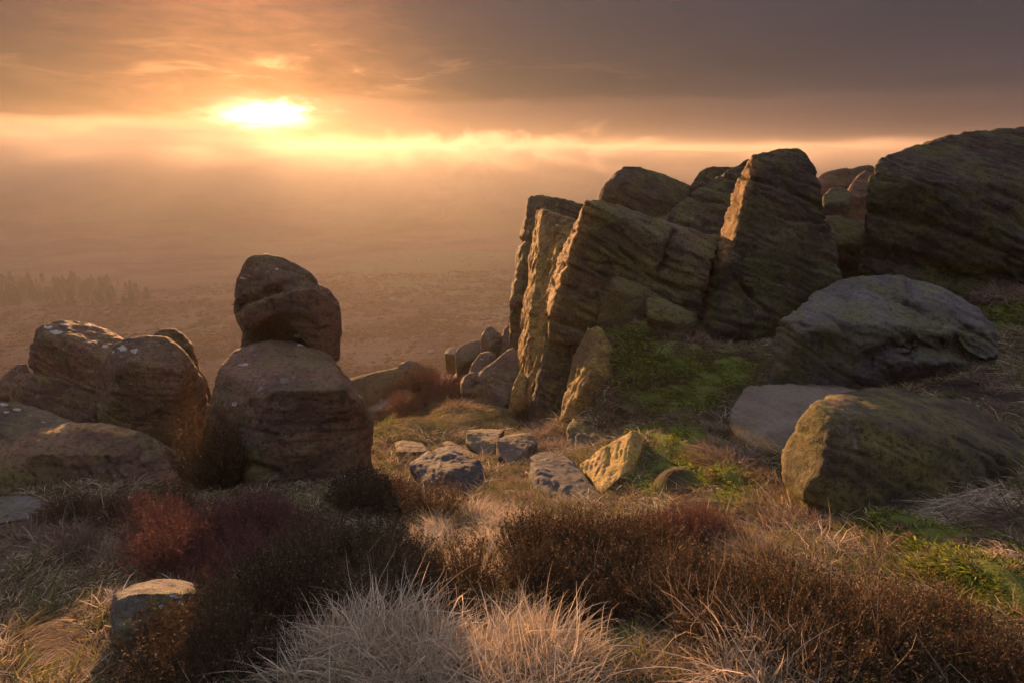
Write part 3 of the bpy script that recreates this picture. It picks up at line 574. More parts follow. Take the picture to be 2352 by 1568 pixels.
# --- stones of the hollow
fL = pl(1400, 1050, 4.02, (-.45, .05, .89))
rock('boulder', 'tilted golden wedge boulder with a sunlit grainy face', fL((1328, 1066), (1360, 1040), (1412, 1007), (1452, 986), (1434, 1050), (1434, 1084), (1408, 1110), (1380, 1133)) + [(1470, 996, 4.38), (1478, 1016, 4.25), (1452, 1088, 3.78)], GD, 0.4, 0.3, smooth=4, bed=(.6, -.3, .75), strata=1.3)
rock('boulder', 'dark blue wedge boulder facing up beside the heather', [(1232, 1075, 3.98), (1226, 1129, 3.72), (1268, 1148, 3.52), (1355, 1160, 3.38), (1382, 1136, 3.55), (1342, 1088, 3.98), (1317, 1062, 4.25), (1294, 1040, 4.5), (1239, 1036, 4.5), (1217, 1048, 4.35), (1213, 1085, 4.1), (1215, 1125, 3.9)], SL, 0.3, 0.25, smooth=3, strata=.7, amp=.8)
rock('boulder', 'dark round boulder rising behind the heather in the hollow', [(1005, 1024, 4.5), (1030, 1023, 4.5), (1067, 1043, 4.4), (1099, 1055, 4.3), (1114, 1077, 4.2), (1107, 1096, 4.0), (1088, 1118, 3.85), (1066, 1134, 3.75), (960, 1130, 3.75), (940, 1060, 4.2), (1040, 1080, 3.85)], SL, 0.4, 0.3, smooth=6)
rock('stone', 'flat stone with a rippled sunlit top in the hollow', [(1138, 1008, 4.95), (1174, 995, 5.25), (1221, 993, 5.3), (1237, 1015, 5.1), (1207, 1031, 4.82), (1149, 1045, 4.72), (1141, 1056, 4.75), (1171, 1070, 4.62), (1216, 1056, 4.8)], GR, 0.15, 0.2, smooth=2, amp=1.2, strata=1.5)
rock('stone', 'squared stone block standing in the hollow beside the rippled stone', [(1071, 988, 5.5), (1075, 986, 5.75), (1117, 984, 5.85), (1160, 986, 5.8), (1150, 995, 5.5), (1138, 1022, 5.15), (1138, 1048, 5.05), (1108, 1048, 5.05), (1069, 1020, 5.25)], GR, 0.25, 0.25, smooth=2, amp=1.1)
rock('stone', 'small dark stone under the mossy ledge', [(1321, 1000, 5.3), (1330, 992, 5.35), (1378, 1010, 5.3), (1370, 1050, 4.95), (1318, 1050, 4.95)], GR, 0.25, 0.25, smooth=2)
rock('boulder', 'straw draped ledge of rock capped with bright moss', [(1296, 1022, 5.35), (1303, 976, 5.6), (1326, 943, 6.0), (1350, 936, 6.1), (1428, 968, 5.9), (1440, 1000, 5.5), (1390, 1005, 5.3), (1320, 1050, 5.05), (1298, 1050, 5.1)], OL, 0.4, 0.4, smooth=4, moss=[(1350, 960, 75, 32, 1.0)])
for i, (a, b, c) in enumerate([
    ('thin dark rock sliver at the left of the hollow ledges', [(878, 1006, 5.7), (897, 999, 5.8), (924, 1001, 5.8), (920, 1020, 5.5), (880, 1022, 5.4)], .3),
    ('long low rock ledge along the near edge of the sunlit turf', [(915, 1008, 5.6), (962, 995, 5.8), (1016, 1005, 5.7), (1050, 1019, 5.5), (1040, 1036, 5.2), (930, 1032, 5.2)], .35),
    ('blue topped stone poking out of the heather by the ledges', [(905, 1018, 5.1), (925, 1009, 5.2), (973, 1018, 5.1), (985, 1036, 4.9), (910, 1040, 4.8)], .3),
    ('dark tapering stone pointing at the small sunlit slab', [(1014, 1016, 5.4), (1030, 1012, 5.4), (1070, 1030, 5.2), (1106, 1048, 5.0), (1090, 1056, 4.9), (1030, 1040, 5.0)], .25),
    ('small sunlit slab at the bottom of the hollow', [(1112, 1062, 4.75), (1130, 1056, 4.8), (1160, 1068, 4.65), (1166, 1084, 4.45), (1115, 1088, 4.4)], .15),
    ('half hidden brown stone beside the squared block', [(1035, 1012, 5.8), (1055, 998, 6.0), (1075, 996, 6.0), (1078, 1030, 5.5), (1040, 1030, 5.5)], .25),
    ('tiny stone wedged behind the dark blue wedge', [(1178, 1072, 4.6), (1196, 1064, 4.7), (1218, 1062, 4.7), (1216, 1082, 4.4), (1180, 1084, 4.4)], .15)]):
    rock('stone', a, b, GR, c, 0.25, smooth=3)
# --- tumbled rocks on the slope below the edge
rock('boulder', 'dark hunched boulder with a round knob under the slabs', [
    [(1057, 878, 8.15), (1064, 862, 8.15), (1080, 853, 8.15), (1094, 854, 8.15), (1100, 870, 8.0), (1095, 900, 7.9), (1062, 905, 8.0)],
    [(1060, 900, 8.1), (1090, 862, 8.15), (1127, 836, 8.25), (1143, 823, 8.3), (1162, 807, 8.35), (1180, 800, 8.35), (1195, 825, 8.2), (1193, 860, 8.0), (1171, 918, 7.75), (1160, 930, 7.7), (1137, 940, 7.75), (1067, 938, 7.95), (1058, 928, 8.05), (1120, 870, 7.95)]],
    GR, 0.6, 0.5, smooth=4, cracks=[([(1098, 852), (1099, 875), (1085, 890)], 4, .06)])
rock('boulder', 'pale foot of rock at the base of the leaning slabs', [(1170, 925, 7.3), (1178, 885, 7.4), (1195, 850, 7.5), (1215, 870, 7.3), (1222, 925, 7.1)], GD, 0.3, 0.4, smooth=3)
rock('boulder', 'round headed rock behind the hunched boulder', [(1078, 852, 8.7), (1084, 836, 8.7), (1103, 811, 8.75), (1120, 806, 8.75), (1138, 809, 8.75), (1142, 818, 8.7), (1125, 850, 8.5), (1085, 870, 8.5)], GR, 0.5, .8, smooth=4, white=[(1106, 824, 3, 3)])
rock('boulder', 'upright pointed rock standing like a tooth', [(1102, 812, 9.3), (1105, 771, 9.35), (1114, 756, 9.4), (1124, 746, 9.45), (1138, 757, 9.4), (1152, 771, 9.35), (1155, 781, 9.3), (1144, 820, 9.1), (1126, 790, 9.1)], GR, 0.5, 1.0, smooth=3)
rock('boulder', 'overhanging square rock on the slope with a dark underside', [(1045, 808, 9.6), (1057, 794, 9.7), (1087, 781, 9.75), (1105, 782, 9.75), (1103, 820, 9.5), (1066, 831, 9.4), (1049, 842, 9.45)], GR, 0.6, .1, smooth=3)
rock('boulder', 'dark sloping rock under the overhanging square rock', [(1038, 872, 9.6), (1055, 845, 9.7), (1100, 815, 9.8), (1104, 840, 9.5), (1070, 868, 9.3)], BR, 0.5, .9, smooth=3)
rock('boulder', 'leaning grey rock half hidden behind the leaning slabs', [(1146, 818, 9.2), (1156, 760, 9.3), (1168, 744, 9.4), (1185, 760, 9.3), (1200, 800, 9.1), (1180, 830, 9.0)], GR, 0.5, 1.0, smooth=3)
rock('boulder', 'half dome rock standing alone on the valley slope', [(885, 905, 11.4), (901, 862, 11.6), (918, 834, 11.7), (935, 825, 11.75), (952, 826, 11.75), (973, 840, 11.7), (980, 853, 11.6), (981, 885, 11.3), (925, 895, 11.2), (940, 860, 11.3)], GR, 0.8, 1.0, smooth=4)
rock('boulder', 'long lying rock stretched below the half dome rock', [(846, 940, 10.9), (860, 920, 11.1), (874, 907, 11.2), (916, 890, 11.2), (950, 878, 11.2), (973, 869, 11.2), (981, 878, 11.1), (935, 905, 10.9), (900, 925, 10.7), (855, 945, 10.6)], GR, 0.4, .8, smooth=3)
rock('boulder', 'layered rock poking out beside the square brown boulder', [(835, 905, 11.8), (850, 888, 11.9), (870, 888, 11.9), (890, 902, 11.7), (885, 918, 11.4), (840, 920, 11.4)], GR, 0.5, 1.0, smooth=2, strata=1.6)
for a, b in [('flat ridge stone above the red heather on the slope', [(990, 884, 10.2), (1008, 868, 10.4), (1036, 862, 10.5), (1040, 870, 10.3), (1020, 885, 9.9)]),
             ('pale layered stone beside the long lying rock', [(950, 898, 10.2), (965, 884, 10.4), (985, 882, 10.4), (990, 892, 10.1), (970, 904, 9.9)]),
             ('light grey flat stone left of the overhanging rock', [(1020, 812, 14.0), (1028, 800, 14.3), (1042, 797, 14.4), (1050, 804, 14.2), (1045, 815, 13.8)]),
             ('low pink stone between turf and hunched boulder', [(1066, 945, 7.6), (1080, 935, 7.8), (1105, 934, 7.8), (1112, 944, 7.5), (1075, 952, 7.4)])]:
    rock('stone', a, b, GR, 0.3, 0.6, smooth=3)

# ------------------------------------------------------------------ plants
def plant_material(name, c0, c1, c2, trans=0.35, var=0.35, rough=0.7):
    """c0 foot, c1 and c2 the two blade tones"""
    m, t, b, out = material(name)
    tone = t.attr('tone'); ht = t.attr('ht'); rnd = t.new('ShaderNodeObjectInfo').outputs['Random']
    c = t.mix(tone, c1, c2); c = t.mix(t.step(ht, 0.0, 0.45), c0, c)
    hs = t.new('ShaderNodeHueSaturation'); t.l.new(c, hs.inputs['Color'])
    t.l.new(t.m('ADD', 1 - var / 2, t.m('MULTIPLY', rnd, var)), hs.inputs['Value']); c = hs.outputs[0]
    t.l.new(c, b.inputs['Base Color']); b.inputs['Roughness'].default_value = rough; b.inputs['Specular IOR Level'].default_value = 0.2
    tr = t.new('ShaderNodeBsdfTranslucent'); t.l.new(c, tr.inputs['Color'])
    mx = t.new('ShaderNodeMixShader'); mx.inputs[0].default_value = trans
    t.l.new(b.outputs[0], mx.inputs[1]); t.l.new(tr.outputs[0], mx.inputs[2]); t.l.new(mx.outputs[0], out.inputs[0]); return m

def blades(rng, root, d0, L, wid, bend, segs=5, curl=0.06):
    """ribbons: root (n,3), first direction d0, length L, end bend vector"""
    n = len(root); s = np.linspace(0, 1, segs + 1)
    d0 = d0 / np.linalg.norm(d0, axis=1)[:, None]
    side = np.cross(d0, rng.normal(size=(n, 3))); side /= np.linalg.norm(side, axis=1)[:, None]
    wob = np.cross(d0, side) * (rng.normal(size=n) * curl)[:, None]
    ph = rng.uniform(0, 6.28, n)
    P = root[:, None] + L[:, None, None] * (d0[:, None] * s[None, :, None] + bend[:, None] * (s ** 2)[None, :, None] + wob[:, None] * np.sin(ph[:, None] + 4 * s[None])[..., None] * s[None, :, None])
    wd = (wid[:, None] * (1 - 0.92 * s[None] ** 1.5))[..., None] * side[:, None] * 0.5
    V = np.stack([P - wd, P + wd], 2).reshape(-1, 3)
    i = (np.arange(n)[:, None] * (segs + 1) + np.arange(segs)[None]).reshape(-1) * 2
    Fq = np.stack([i, i + 1, i + 3, i + 2], 1)
    ht = np.repeat(np.tile(s, n), 2); tone = np.repeat(np.repeat(rng.uniform(0, 1, n), segs + 1), 2)
    return V, Fq, {'ht': ht, 'tone': tone}
def grass_mesh(name, seed, n, rad, L, mat, spread=0.7, lean=(0, 0), droop=0.35, wid=0.0022, segs=5, Lvar=0.45):
    rng = np.random.default_rng(seed)
    a = rng.uniform(0, 6.283, n); r = rad * np.sqrt(rng.uniform(0, 1, n)); root = np.stack([r * np.cos(a), r * np.sin(a), -0.02 + 0 * r], 1)
    cl = rng.integers(0, 16, n); cx = rng.normal(size=(16, 2)) * .75; cl_l = rng.uniform(.5, 1.2, 16)[cl]
    out = np.stack([np.cos(a + rng.normal(size=n) * .5), np.sin(a + rng.normal(size=n) * .5), 0 * a], 1) * (spread * (0.25 + r / rad) * rng.uniform(.4, 1.2, n))[:, None]
    d0 = out + np.c_[cx[cl], np.zeros(n)] * spread + np.array([lean[0], lean[1], 0]) * rng.uniform(.5, 1.3, n)[:, None] + np.array([0, 0, 1.0])
    ln = L * cl_l * (1 - Lvar * rng.uniform(0, 1, n) ** 1.2)
    dr = droop * rng.uniform(.2, 1.5, n)
    bend = out * 0.6 * dr[:, None] + np.array([lean[0], lean[1], 0]) * .7 * dr[:, None] - np.array([0, 0, 1.0]) * dr[:, None] * 0.75
    V, Fq, at_ = blades(rng, root, d0, ln, wid * rng.uniform(.45, 1.7, n) , bend, segs, .24)
    return mesh_from(name, V, Fq, mat, True, at_)

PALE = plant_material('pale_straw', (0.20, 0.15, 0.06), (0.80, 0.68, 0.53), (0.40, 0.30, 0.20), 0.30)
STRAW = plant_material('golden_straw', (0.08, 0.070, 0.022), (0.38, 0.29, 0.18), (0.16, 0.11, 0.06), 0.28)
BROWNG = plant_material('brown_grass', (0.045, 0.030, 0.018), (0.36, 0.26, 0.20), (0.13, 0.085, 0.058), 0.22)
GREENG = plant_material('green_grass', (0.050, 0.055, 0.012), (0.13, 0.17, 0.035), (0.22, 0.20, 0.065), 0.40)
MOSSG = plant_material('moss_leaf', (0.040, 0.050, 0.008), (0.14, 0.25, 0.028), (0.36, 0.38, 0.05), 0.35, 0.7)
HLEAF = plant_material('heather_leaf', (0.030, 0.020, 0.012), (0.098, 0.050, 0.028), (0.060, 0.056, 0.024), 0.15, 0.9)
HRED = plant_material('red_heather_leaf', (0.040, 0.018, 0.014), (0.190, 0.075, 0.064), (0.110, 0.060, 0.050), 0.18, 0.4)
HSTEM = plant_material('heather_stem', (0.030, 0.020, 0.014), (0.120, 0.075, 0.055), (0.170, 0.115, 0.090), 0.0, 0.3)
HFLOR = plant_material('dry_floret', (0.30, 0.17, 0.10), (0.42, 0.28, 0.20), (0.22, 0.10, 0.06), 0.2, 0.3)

# tuft shapes, shared by their copies
TUFT = {
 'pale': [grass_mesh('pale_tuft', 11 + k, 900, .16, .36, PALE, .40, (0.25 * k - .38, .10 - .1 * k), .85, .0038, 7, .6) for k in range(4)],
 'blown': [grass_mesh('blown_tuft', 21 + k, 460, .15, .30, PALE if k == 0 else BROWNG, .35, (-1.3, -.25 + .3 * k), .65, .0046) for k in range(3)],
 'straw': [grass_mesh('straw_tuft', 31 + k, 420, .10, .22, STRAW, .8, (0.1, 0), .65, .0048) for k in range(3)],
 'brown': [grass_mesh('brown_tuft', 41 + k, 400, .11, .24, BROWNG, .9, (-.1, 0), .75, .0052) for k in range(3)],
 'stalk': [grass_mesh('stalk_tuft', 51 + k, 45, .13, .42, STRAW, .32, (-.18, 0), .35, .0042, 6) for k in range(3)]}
def leaf_quads(rng, c, up, ln, wd):
    n = len(c); up = up / np.linalg.norm(up, axis=1)[:, None]; s = np.cross(up, rng.normal(size=(n, 3))); s /= np.linalg.norm(s, axis=1)[:, None]
    V = np.stack([c - s * wd[:, None] * .5, c + s * wd[:, None] * .5, c + up * ln[:, None]], 1).reshape(-1, 3)
    i = np.arange(n) * 3; return V, np.stack([i, i + 1, i + 2], 1)
def heather_meshes(seed, leafmat, R_=.26, Hh=.27, n=240, per=34, flor=0.6):
    rng = np.random.default_rng(seed)
    a = rng.uniform(0, 6.283, n); e = np.sqrt(rng.uniform(0, 1, n))
    tip = np.stack([R_ * e * np.cos(a), R_ * e * np.sin(a), Hh * (1.02 - .50 * e ** 2) * rng.uniform(.68, 1.14, n)], 1)
    root = tip * np.array([.30, .30, 0]) + rng.normal(size=(n, 3)) * [.012, .012, 0] - [0, 0, .03]
    vec = tip - root; L = np.linalg.norm(vec, axis=1)
    bend = np.stack([-.12 * vec[:, 0] / L, -.12 * vec[:, 1] / L, .12 + 0 * L], 1)
    d0 = vec / L[:, None] - bend
    V, Fq, A = blades(rng, root, d0, L, np.full(n, .0036), bend * np.linalg.norm(d0, axis=1)[:, None] ** 0, 4, .05)
    stem = mesh_from('heather_stems', V, Fq, HSTEM, True, A)
    d0n = d0 / np.linalg.norm(d0, axis=1)[:, None]
    def along(k, lo, hi):
        idx = rng.integers(0, n, k); s = rng.uniform(lo, hi, k)
        p = root[idx] + L[idx][:, None] * (d0n[idx] * s[:, None] + bend[idx] * (s ** 2)[:, None])
        return idx, s, p, d0n[idx] + 2 * bend[idx] * s[:, None]
    idx, s, p, tg = along(n * per, .30, 1.02)
    p = p + rng.normal(size=p.shape) * .005
    V, Ft = leaf_quads(rng, p, tg + rng.normal(size=p.shape) * .55, rng.uniform(.010, .022, len(p)), rng.uniform(.0036, .0060, len(p)))
    leaf = mesh_from('heather_leaves', V, Ft, leafmat, False, {'ht': np.repeat(s, 3), 'tone': np.repeat(np.clip(rng.uniform(0, 1, n)[idx] + rng.normal(size=len(p)) * .2, 0, 1), 3)})
    idx, s, p, tg = along(int(n * 0.9 * flor), .85, 1.03); k = len(p)
    p = p + rng.normal(size=p.shape) * .005
    V, Ft = leaf_quads(rng, np.r_[p, p, p], rng.normal(size=(3 * k, 3)), np.full(3 * k, .0060), np.full(3 * k, .0060))
    fl = mesh_from('heather_florets', V, Ft, HFLOR, False, {'ht': np.ones(9 * k), 'tone': np.repeat(rng.uniform(0, 1, 3 * k), 3)})
    return stem, leaf, fl
HEATHER = {'dark': [heather_meshes(61 + k, HLEAF, flor=.5 + .3 * k) for k in range(3)], 'red': [heather_meshes(71 + k, HRED, n=260, flor=.35) for k in range(2)]}

rock_top = np.full(GX.shape, -99.0)
for o in ROCKS.values():
    n = len(o.data.vertices); c = np.empty(n * 3, np.float32); o.data.vertices.foreach_get('co', c); c = c.reshape(-1, 3) + np.array(o.location)
    i = np.round((c[:, 0] - XS[0]) / .045).astype(int); j = np.round((c[:, 1] - YS[0]) / .045).astype(int)
    ok = (i >= 0) & (j >= 0) & (i < len(XS)) & (j < len(YS)); np.maximum.at(rock_top, (j[ok], i[ok]), c[ok, 2])
def free(x, y, tol=0.02):
    i = np.clip(np.round((np.asarray(x) - XS[0]) / .045).astype(int), 0, len(XS) - 1); j = np.clip(np.round((np.asarray(y) - YS[0]) / .045).astype(int), 0, len(YS) - 1)
    return rock_top[j, i] < GZ[j, i] + tol

def spot(px, py):
    g = ground_at(px, py, False)
    return None if g is None or not (-6.9 < g[0] < 7.9 and g[1] < 13.9) else (g[0], g[1], float(gz(g[0], g[1])))
def put_tuft(kind, px, py, sc, label, group, rz=None, flip=False):
    g = spot(px, py)
    if g is None: return
    o = link('grass_tuft', random.choice(TUFT[kind]), None, g); o.rotation_euler = (0, 0, random.uniform(-.5, .5) + (rz or 0) if kind in ('blown', 'stalk') else random.uniform(0, 6.28))
    o.scale = (sc * random.uniform(.9, 1.1), sc * random.uniform(.9, 1.1), sc * random.uniform(.85, 1.1)); tag(o, label, 'grass tuft', group, 'thing')
def put_heather(kind, x, y, sc, hs, label, group):
    st, lf, fl = random.choice(HEATHER[kind])
    e = link('heather_bush', None, None, (x, y, float(gz(x, y)))); e.rotation_euler = (random.uniform(-.15, .15), random.uniform(-.15, .15), random.uniform(0, 6.28)); e.scale = (sc, sc, sc * hs)
    for nm, d in (('stems', st), ('leaves', lf), ('florets', fl)): link(nm, d, e)['kind'] = 'stuff'
    tag(e, label, 'heather', group, 'thing')
def heather_patch(kind, poly, n, sc, label, group, hs=1.0, mind=0.2):
    xs = [p[0] for p in poly]; ys = [p[1] for p in poly]; done = []; tries = 0
    while len(done) < n and tries < 900:
        tries += 1; px, py = random.uniform(min(xs), max(xs)), random.uniform(min(ys), max(ys))
        if not in_poly(np.array([px]), np.array([py]), poly)[0]: continue
        g = spot(px, py)
        if g is None or not free(g[0], g[1], .12) or any(math.hypot(g[0] - a, g[1] - b) < mind for a, b in done): continue
        done.append((g[0], g[1])); put_heather(kind, g[0], g[1], sc * random.uniform(.6, 1.25), hs * random.uniform(.75, 1.2), label, group)

heather_patch('red', [(330, 1230), (560, 1195), (720, 1215), (700, 1340), (430, 1370)], 20, .82, 'purplish heather bush at the foot of the square brown boulder', 'purplish heather before the square boulder', mind=.13)
heather_patch('dark', [(815, 1130), (960, 1140), (985, 1190), (820, 1200)], 7, .9, 'dark heather bush before the dark round boulder of the hollow', 'heather before the dark round boulder', mind=.2)
heather_patch('dark', [(560, 1330), (900, 1300), (1070, 1350), (1080, 1440), (800, 1430), (600, 1440)], 14, .85, 'brown heather bush growing behind the pale foreground tussocks', 'heather behind the pale tussocks', mind=.17)
heather_patch('dark', [(1210, 1290), (1380, 1245), (1520, 1275), (1580, 1400), (1400, 1430), (1240, 1410)], 22, .76, 'rusty heather bush below the dark blue wedge boulder', 'heather below the blue wedge', mind=.125)
heather_patch('dark', [(1520, 1320), (1700, 1375), (1850, 1415), (2080, 1455), (2230, 1520), (2300, 1580), (1900, 1590), (1640, 1510), (1540, 1440)], 30, .78, 'brown heather bush in the bank before the half buried stone', 'heather bank before the half buried stone', mind=.115)
heather_patch('dark', [(370, 1510), (490, 1440), (640, 1450), (680, 1568), (370, 1590)], 9, .75, 'dark heather bush beside the small grey lone stone', 'heather beside the lone grey stone', mind=.15)
heather_patch('red', [(1500, 1230), (1620, 1220), (1640, 1265), (1500, 1270)], 5, .62, 'dark red heather bush at the edge of the mossy hollow', 'dark red heather by the moss', mind=.12)
heather_patch('red', [(860, 930), (930, 900), (1040, 885), (1060, 925), (960, 945), (870, 955)], 10, 1.1, 'reddish heather clump on the slope beyond the sunlit turf', 'red heather beyond the turf', mind=.3)
heather_patch('dark', [(475, 1110), (530, 1105), (530, 1125), (480, 1125)], 3, 1.25, 'tall dark heather pressed against the left side of the square boulder', 'heather against the square boulder', 1.7, .12)
heather_patch('dark', [(130, 1185), (430, 1160), (450, 1205), (200, 1235)], 10, .62, 'dark heather bush in front of the long whaleback boulder', 'heather before the whaleback boulder', mind=.2)
heather_patch('dark', [(2130, 1435), (2250, 1500), (2380, 1600), (2352, 1640), (2230, 1570), (2120, 1470)], 8, .75, 'dark heather bush at the rim of the green mossy lawn', 'heather rim of the mossy lawn', mind=.11)
heather_patch('dark', [(1190, 945), (1215, 945), (1215, 965), (1190, 965)], 1, 1.0, 'lone dark heather bush at the foot of the golden slabs', None, 1.2)
heather_patch('dark', [(900, 895), (1045, 850), (1045, 875), (930, 905)], 6, 1.2, 'olive heather clump among the tumbled rocks of the slope', 'olive heather on the slope', mind=.3)

pts = [('pale', 790, 1560, 1.0), ('pale', 880, 1520, 1.15), ('pale', 960, 1545, 1.1), ('pale', 1030, 1568, .9), ('pale', 700, 1568, .8), ('pale', 910, 1580, 1.0), ('pale', 840, 1490, .9)]
for k, a, b, s_ in pts: put_tuft(k, a, b, s_ * .95, 'pale bleached grass tussock with tall wispy blades, left of the rounded tussock', 'wispy pale tussocks')
for k, a, b, s_ in [('pale', 1170, 1530, 1.0), ('pale', 1270, 1520, 1.05), ('pale', 1220, 1570, 1.0), ('pale', 1310, 1560, .9), ('pale', 1120, 1575, .85), ('pale', 1220, 1490, .8)]:
    put_tuft(k, a, b, s_ * .85, 'rounded pale tussock beside the bright moss strip', 'rounded pale tussocks')
for a, b, s_ in [(1770, 1590, 1.1), (1840, 1600, 1.0), (1720, 1600, .8)]: put_tuft('pale', a, b, s_ * .85, 'tall pale grass tussock in front of the brown heather bank', 'pale tussocks by the heather bank')
for a, b, s_ in [(1480, 1580, .7), (1600, 1590, .7), (1550, 1540, .6), (2050, 1590, .7), (1950, 1600, .7), (2180, 1600, .7), (1400, 1600, .6), (600, 1590, .6)]:
    put_tuft('straw', a, b, s_, 'short straw coloured tuft in the trampled foreground grass', 'short straw tufts in front')
for a, b, s_ in [(1040, 1165, .85), (1100, 1190, .75), (960, 1260, .8), (1010, 1230, .7), (1130, 1270, .8), (1180, 1210, .7), (1080, 1300, .6), (1150, 1330, .6)]:
    put_tuft('pale', a, b, s_ * .8, 'grey green grass tuft on the path into the hollow', 'tufts on the path to the hollow')
for a, b, s_ in [(1190, 1120, .8), (1215, 1150, .7), (1240, 1165, .7), (1290, 1175, .6)]: put_tuft('straw', a, b, s_ * .9, 'straw tuft at the foot of the dark blue wedge boulder', 'straw by the blue wedge')
for a, b, s_ in [(1250, 1010, 1.0), (1265, 1035, .9), (1280, 985, 1.0), (1240, 985, .9)]: put_tuft('brown', a, b, s_, 'brown tuft in the dip beneath the golden slabs', 'brown tufts below the slabs')
for a, b, s_ in [(1640, 1045, 1.1), (1660, 1075, 1.1), (1690, 1085, 1.0), (1635, 1000, .9), (1700, 1060, 1.0), (1655, 960, .9)]: put_tuft('brown', a, b, s_ * .9, 'shaggy brown tuft along the flat topped tilted slab', 'brown tufts by the tilted slab')
for a, b, s_ in [(1740, 1130, 1.0), (1770, 1160, 1.0), (1790, 1200, 1.0), (1730, 1180, .9), (1815, 1145, .8), (1760, 1100, .8)]: put_tuft('straw', a, b, s_ * .9, 'golden tuft under the sunlit end of the front boulder', 'golden tufts by the front boulder')
for a, b, s_ in [(1640, 1290, .8), (1690, 1300, .9), (1740, 1310, .9), (1790, 1320, .8), (1830, 1335, .8), (1600, 1285, .7), (1720, 1275, .8), (1770, 1285, .8)]: put_tuft('straw', a, b, s_, 'sunlit golden tuft between the front boulder and the brown heather bank', 'golden tufts behind the heather bank')
for a, b, s_ in [(1560, 1400, .8), (1680, 1440, .8), (1800, 1470, .8), (1950, 1490, .7), (1620, 1470, .8)]: put_tuft('pale', a, b, s_ * .8, 'pale tussock growing up through the brown heather bank', 'pale tussocks in the heather bank')
for a, b, s_ in [(1850, 1205, 1.1), (1815, 1220, 1.0), (1900, 1225, .9), (1880, 1210, .9)]: put_tuft('brown', a, b, s_ * .8, 'matted brown tuft between the front boulder and the low stone', 'brown tufts by the low stone')
for a, b, s_ in [(2290, 1165, 1.0), (2340, 1150, 1.0), (2230, 1178, .8), (2370, 1200, .9)]: put_tuft('blown', a, b, s_, 'wind blown grass tuft trailing along the front boulder', 'wind blown grass by the front boulder')
for a, b, s_ in [(2335, 1300, .7), (2300, 1265, .7)]: put_tuft('blown', a, b, s_ * .9, 'wind blown grey tuft on the green mossy lawn', 'wind blown tufts on the mossy lawn')
for a, b, s_ in [(1545, 690, 1.0), (1560, 705, .9)]: put_tuft('brown', a, b, s_, 'brown tuft sprouting against the main leaning slab', 'tufts against the main slab')
for a, b, s_ in [(1505, 760, 1.2), (1520, 775, 1.1), (1620, 800, 1.2), (1660, 805, 1.0), (1590, 785, 1.0), (1480, 745, .9), (1700, 820, 1.0), (1740, 850, 1.0)]: put_tuft('brown', a, b, s_, 'dry brown tuft on the moss slope below the dome slab', 'tufts on the moss slope')
for a in range(2180, 2380, 24): put_tuft('brown', a, 690 + random.uniform(-6, 10), 1.3, 'brown grass tuft along the foot of the huge black boulder', 'grass along the black boulder')
for a, b in [(1950, 880), (2000, 870), (2040, 855), (2100, 845), (2150, 850), (2200, 840), (2240, 850), (2290, 900), (2330, 940), (2300, 960), (2270, 880), (1920, 882)]: put_tuft('brown', a, b, random.uniform(.7, 1.0), 'withered tuft on the bare peat under the blue grey boulder', 'withered tufts on the peat')
for a, b in [(1430, 925), (1470, 940), (1500, 960), (1410, 950), (1560, 975), (1600, 960), (1450, 905)]: put_tuft('brown', a, b, random.uniform(.6, .9), 'brown tuft along the fold of the moss slope', 'tufts in the fold of the moss')
for a, b in [(120, 1190), (170, 1220), (220, 1235), (270, 1210), (150, 1250), (90, 1230), (330, 1230), (250, 1170), (60, 1240), (300, 1190)]: put_tuft('brown', a, b, random.uniform(.9, 1.2), 'tangled grass tuft beside the flat dark slab', 'tangled grass by the dark slab')
for a, b in [(285, 1260), (330, 1250), (360, 1280), (300, 1290)]: put_tuft('pale', a, b, .62, 'pale upright tuft among the purplish heather', 'pale tufts in the purplish heather')
for a, b in [(700, 1480), (730, 1520), (660, 1530), (620, 1480), (560, 1520), (740, 1450)]: put_tuft('brown', a, b, .7, 'dark tangled tuft between the heather and the wispy tussocks', 'tangled tufts by the wispy tussocks')
for _ in range(26):
    a = random.uniform(1500, 2120); b = 1340 + (a - 1500) * .16 + random.uniform(0, 180)
    put_tuft('stalk', a, b, random.uniform(.65, .95), 'sparse golden stalks rising through the brown heather bank', 'golden stalks in the heather bank')
for _ in range(12):
    a = random.uniform(560, 1100); put_tuft('stalk', a, random.uniform(1330, 1430), random.uniform(.6, .85), 'sparse stalks rising through the heather behind the pale tussocks', 'stalks behind the pale tussocks')
for _ in range(7):
    put_tuft('stalk', random.uniform(1330, 1500), random.uniform(1260, 1380), random.uniform(.6, .8), 'sparse stalks rising through the rusty heather', 'stalks in the rusty heather')
for a, b in [(1000, 925), (1020, 935), (960, 940), (900, 945), (1050, 940), (870, 960), (930, 935), (985, 945)]: put_tuft('straw', a, b, random.uniform(1.0, 1.4), 'sunlit straw tuft at the brink of the turf', 'straw tufts at the brink')

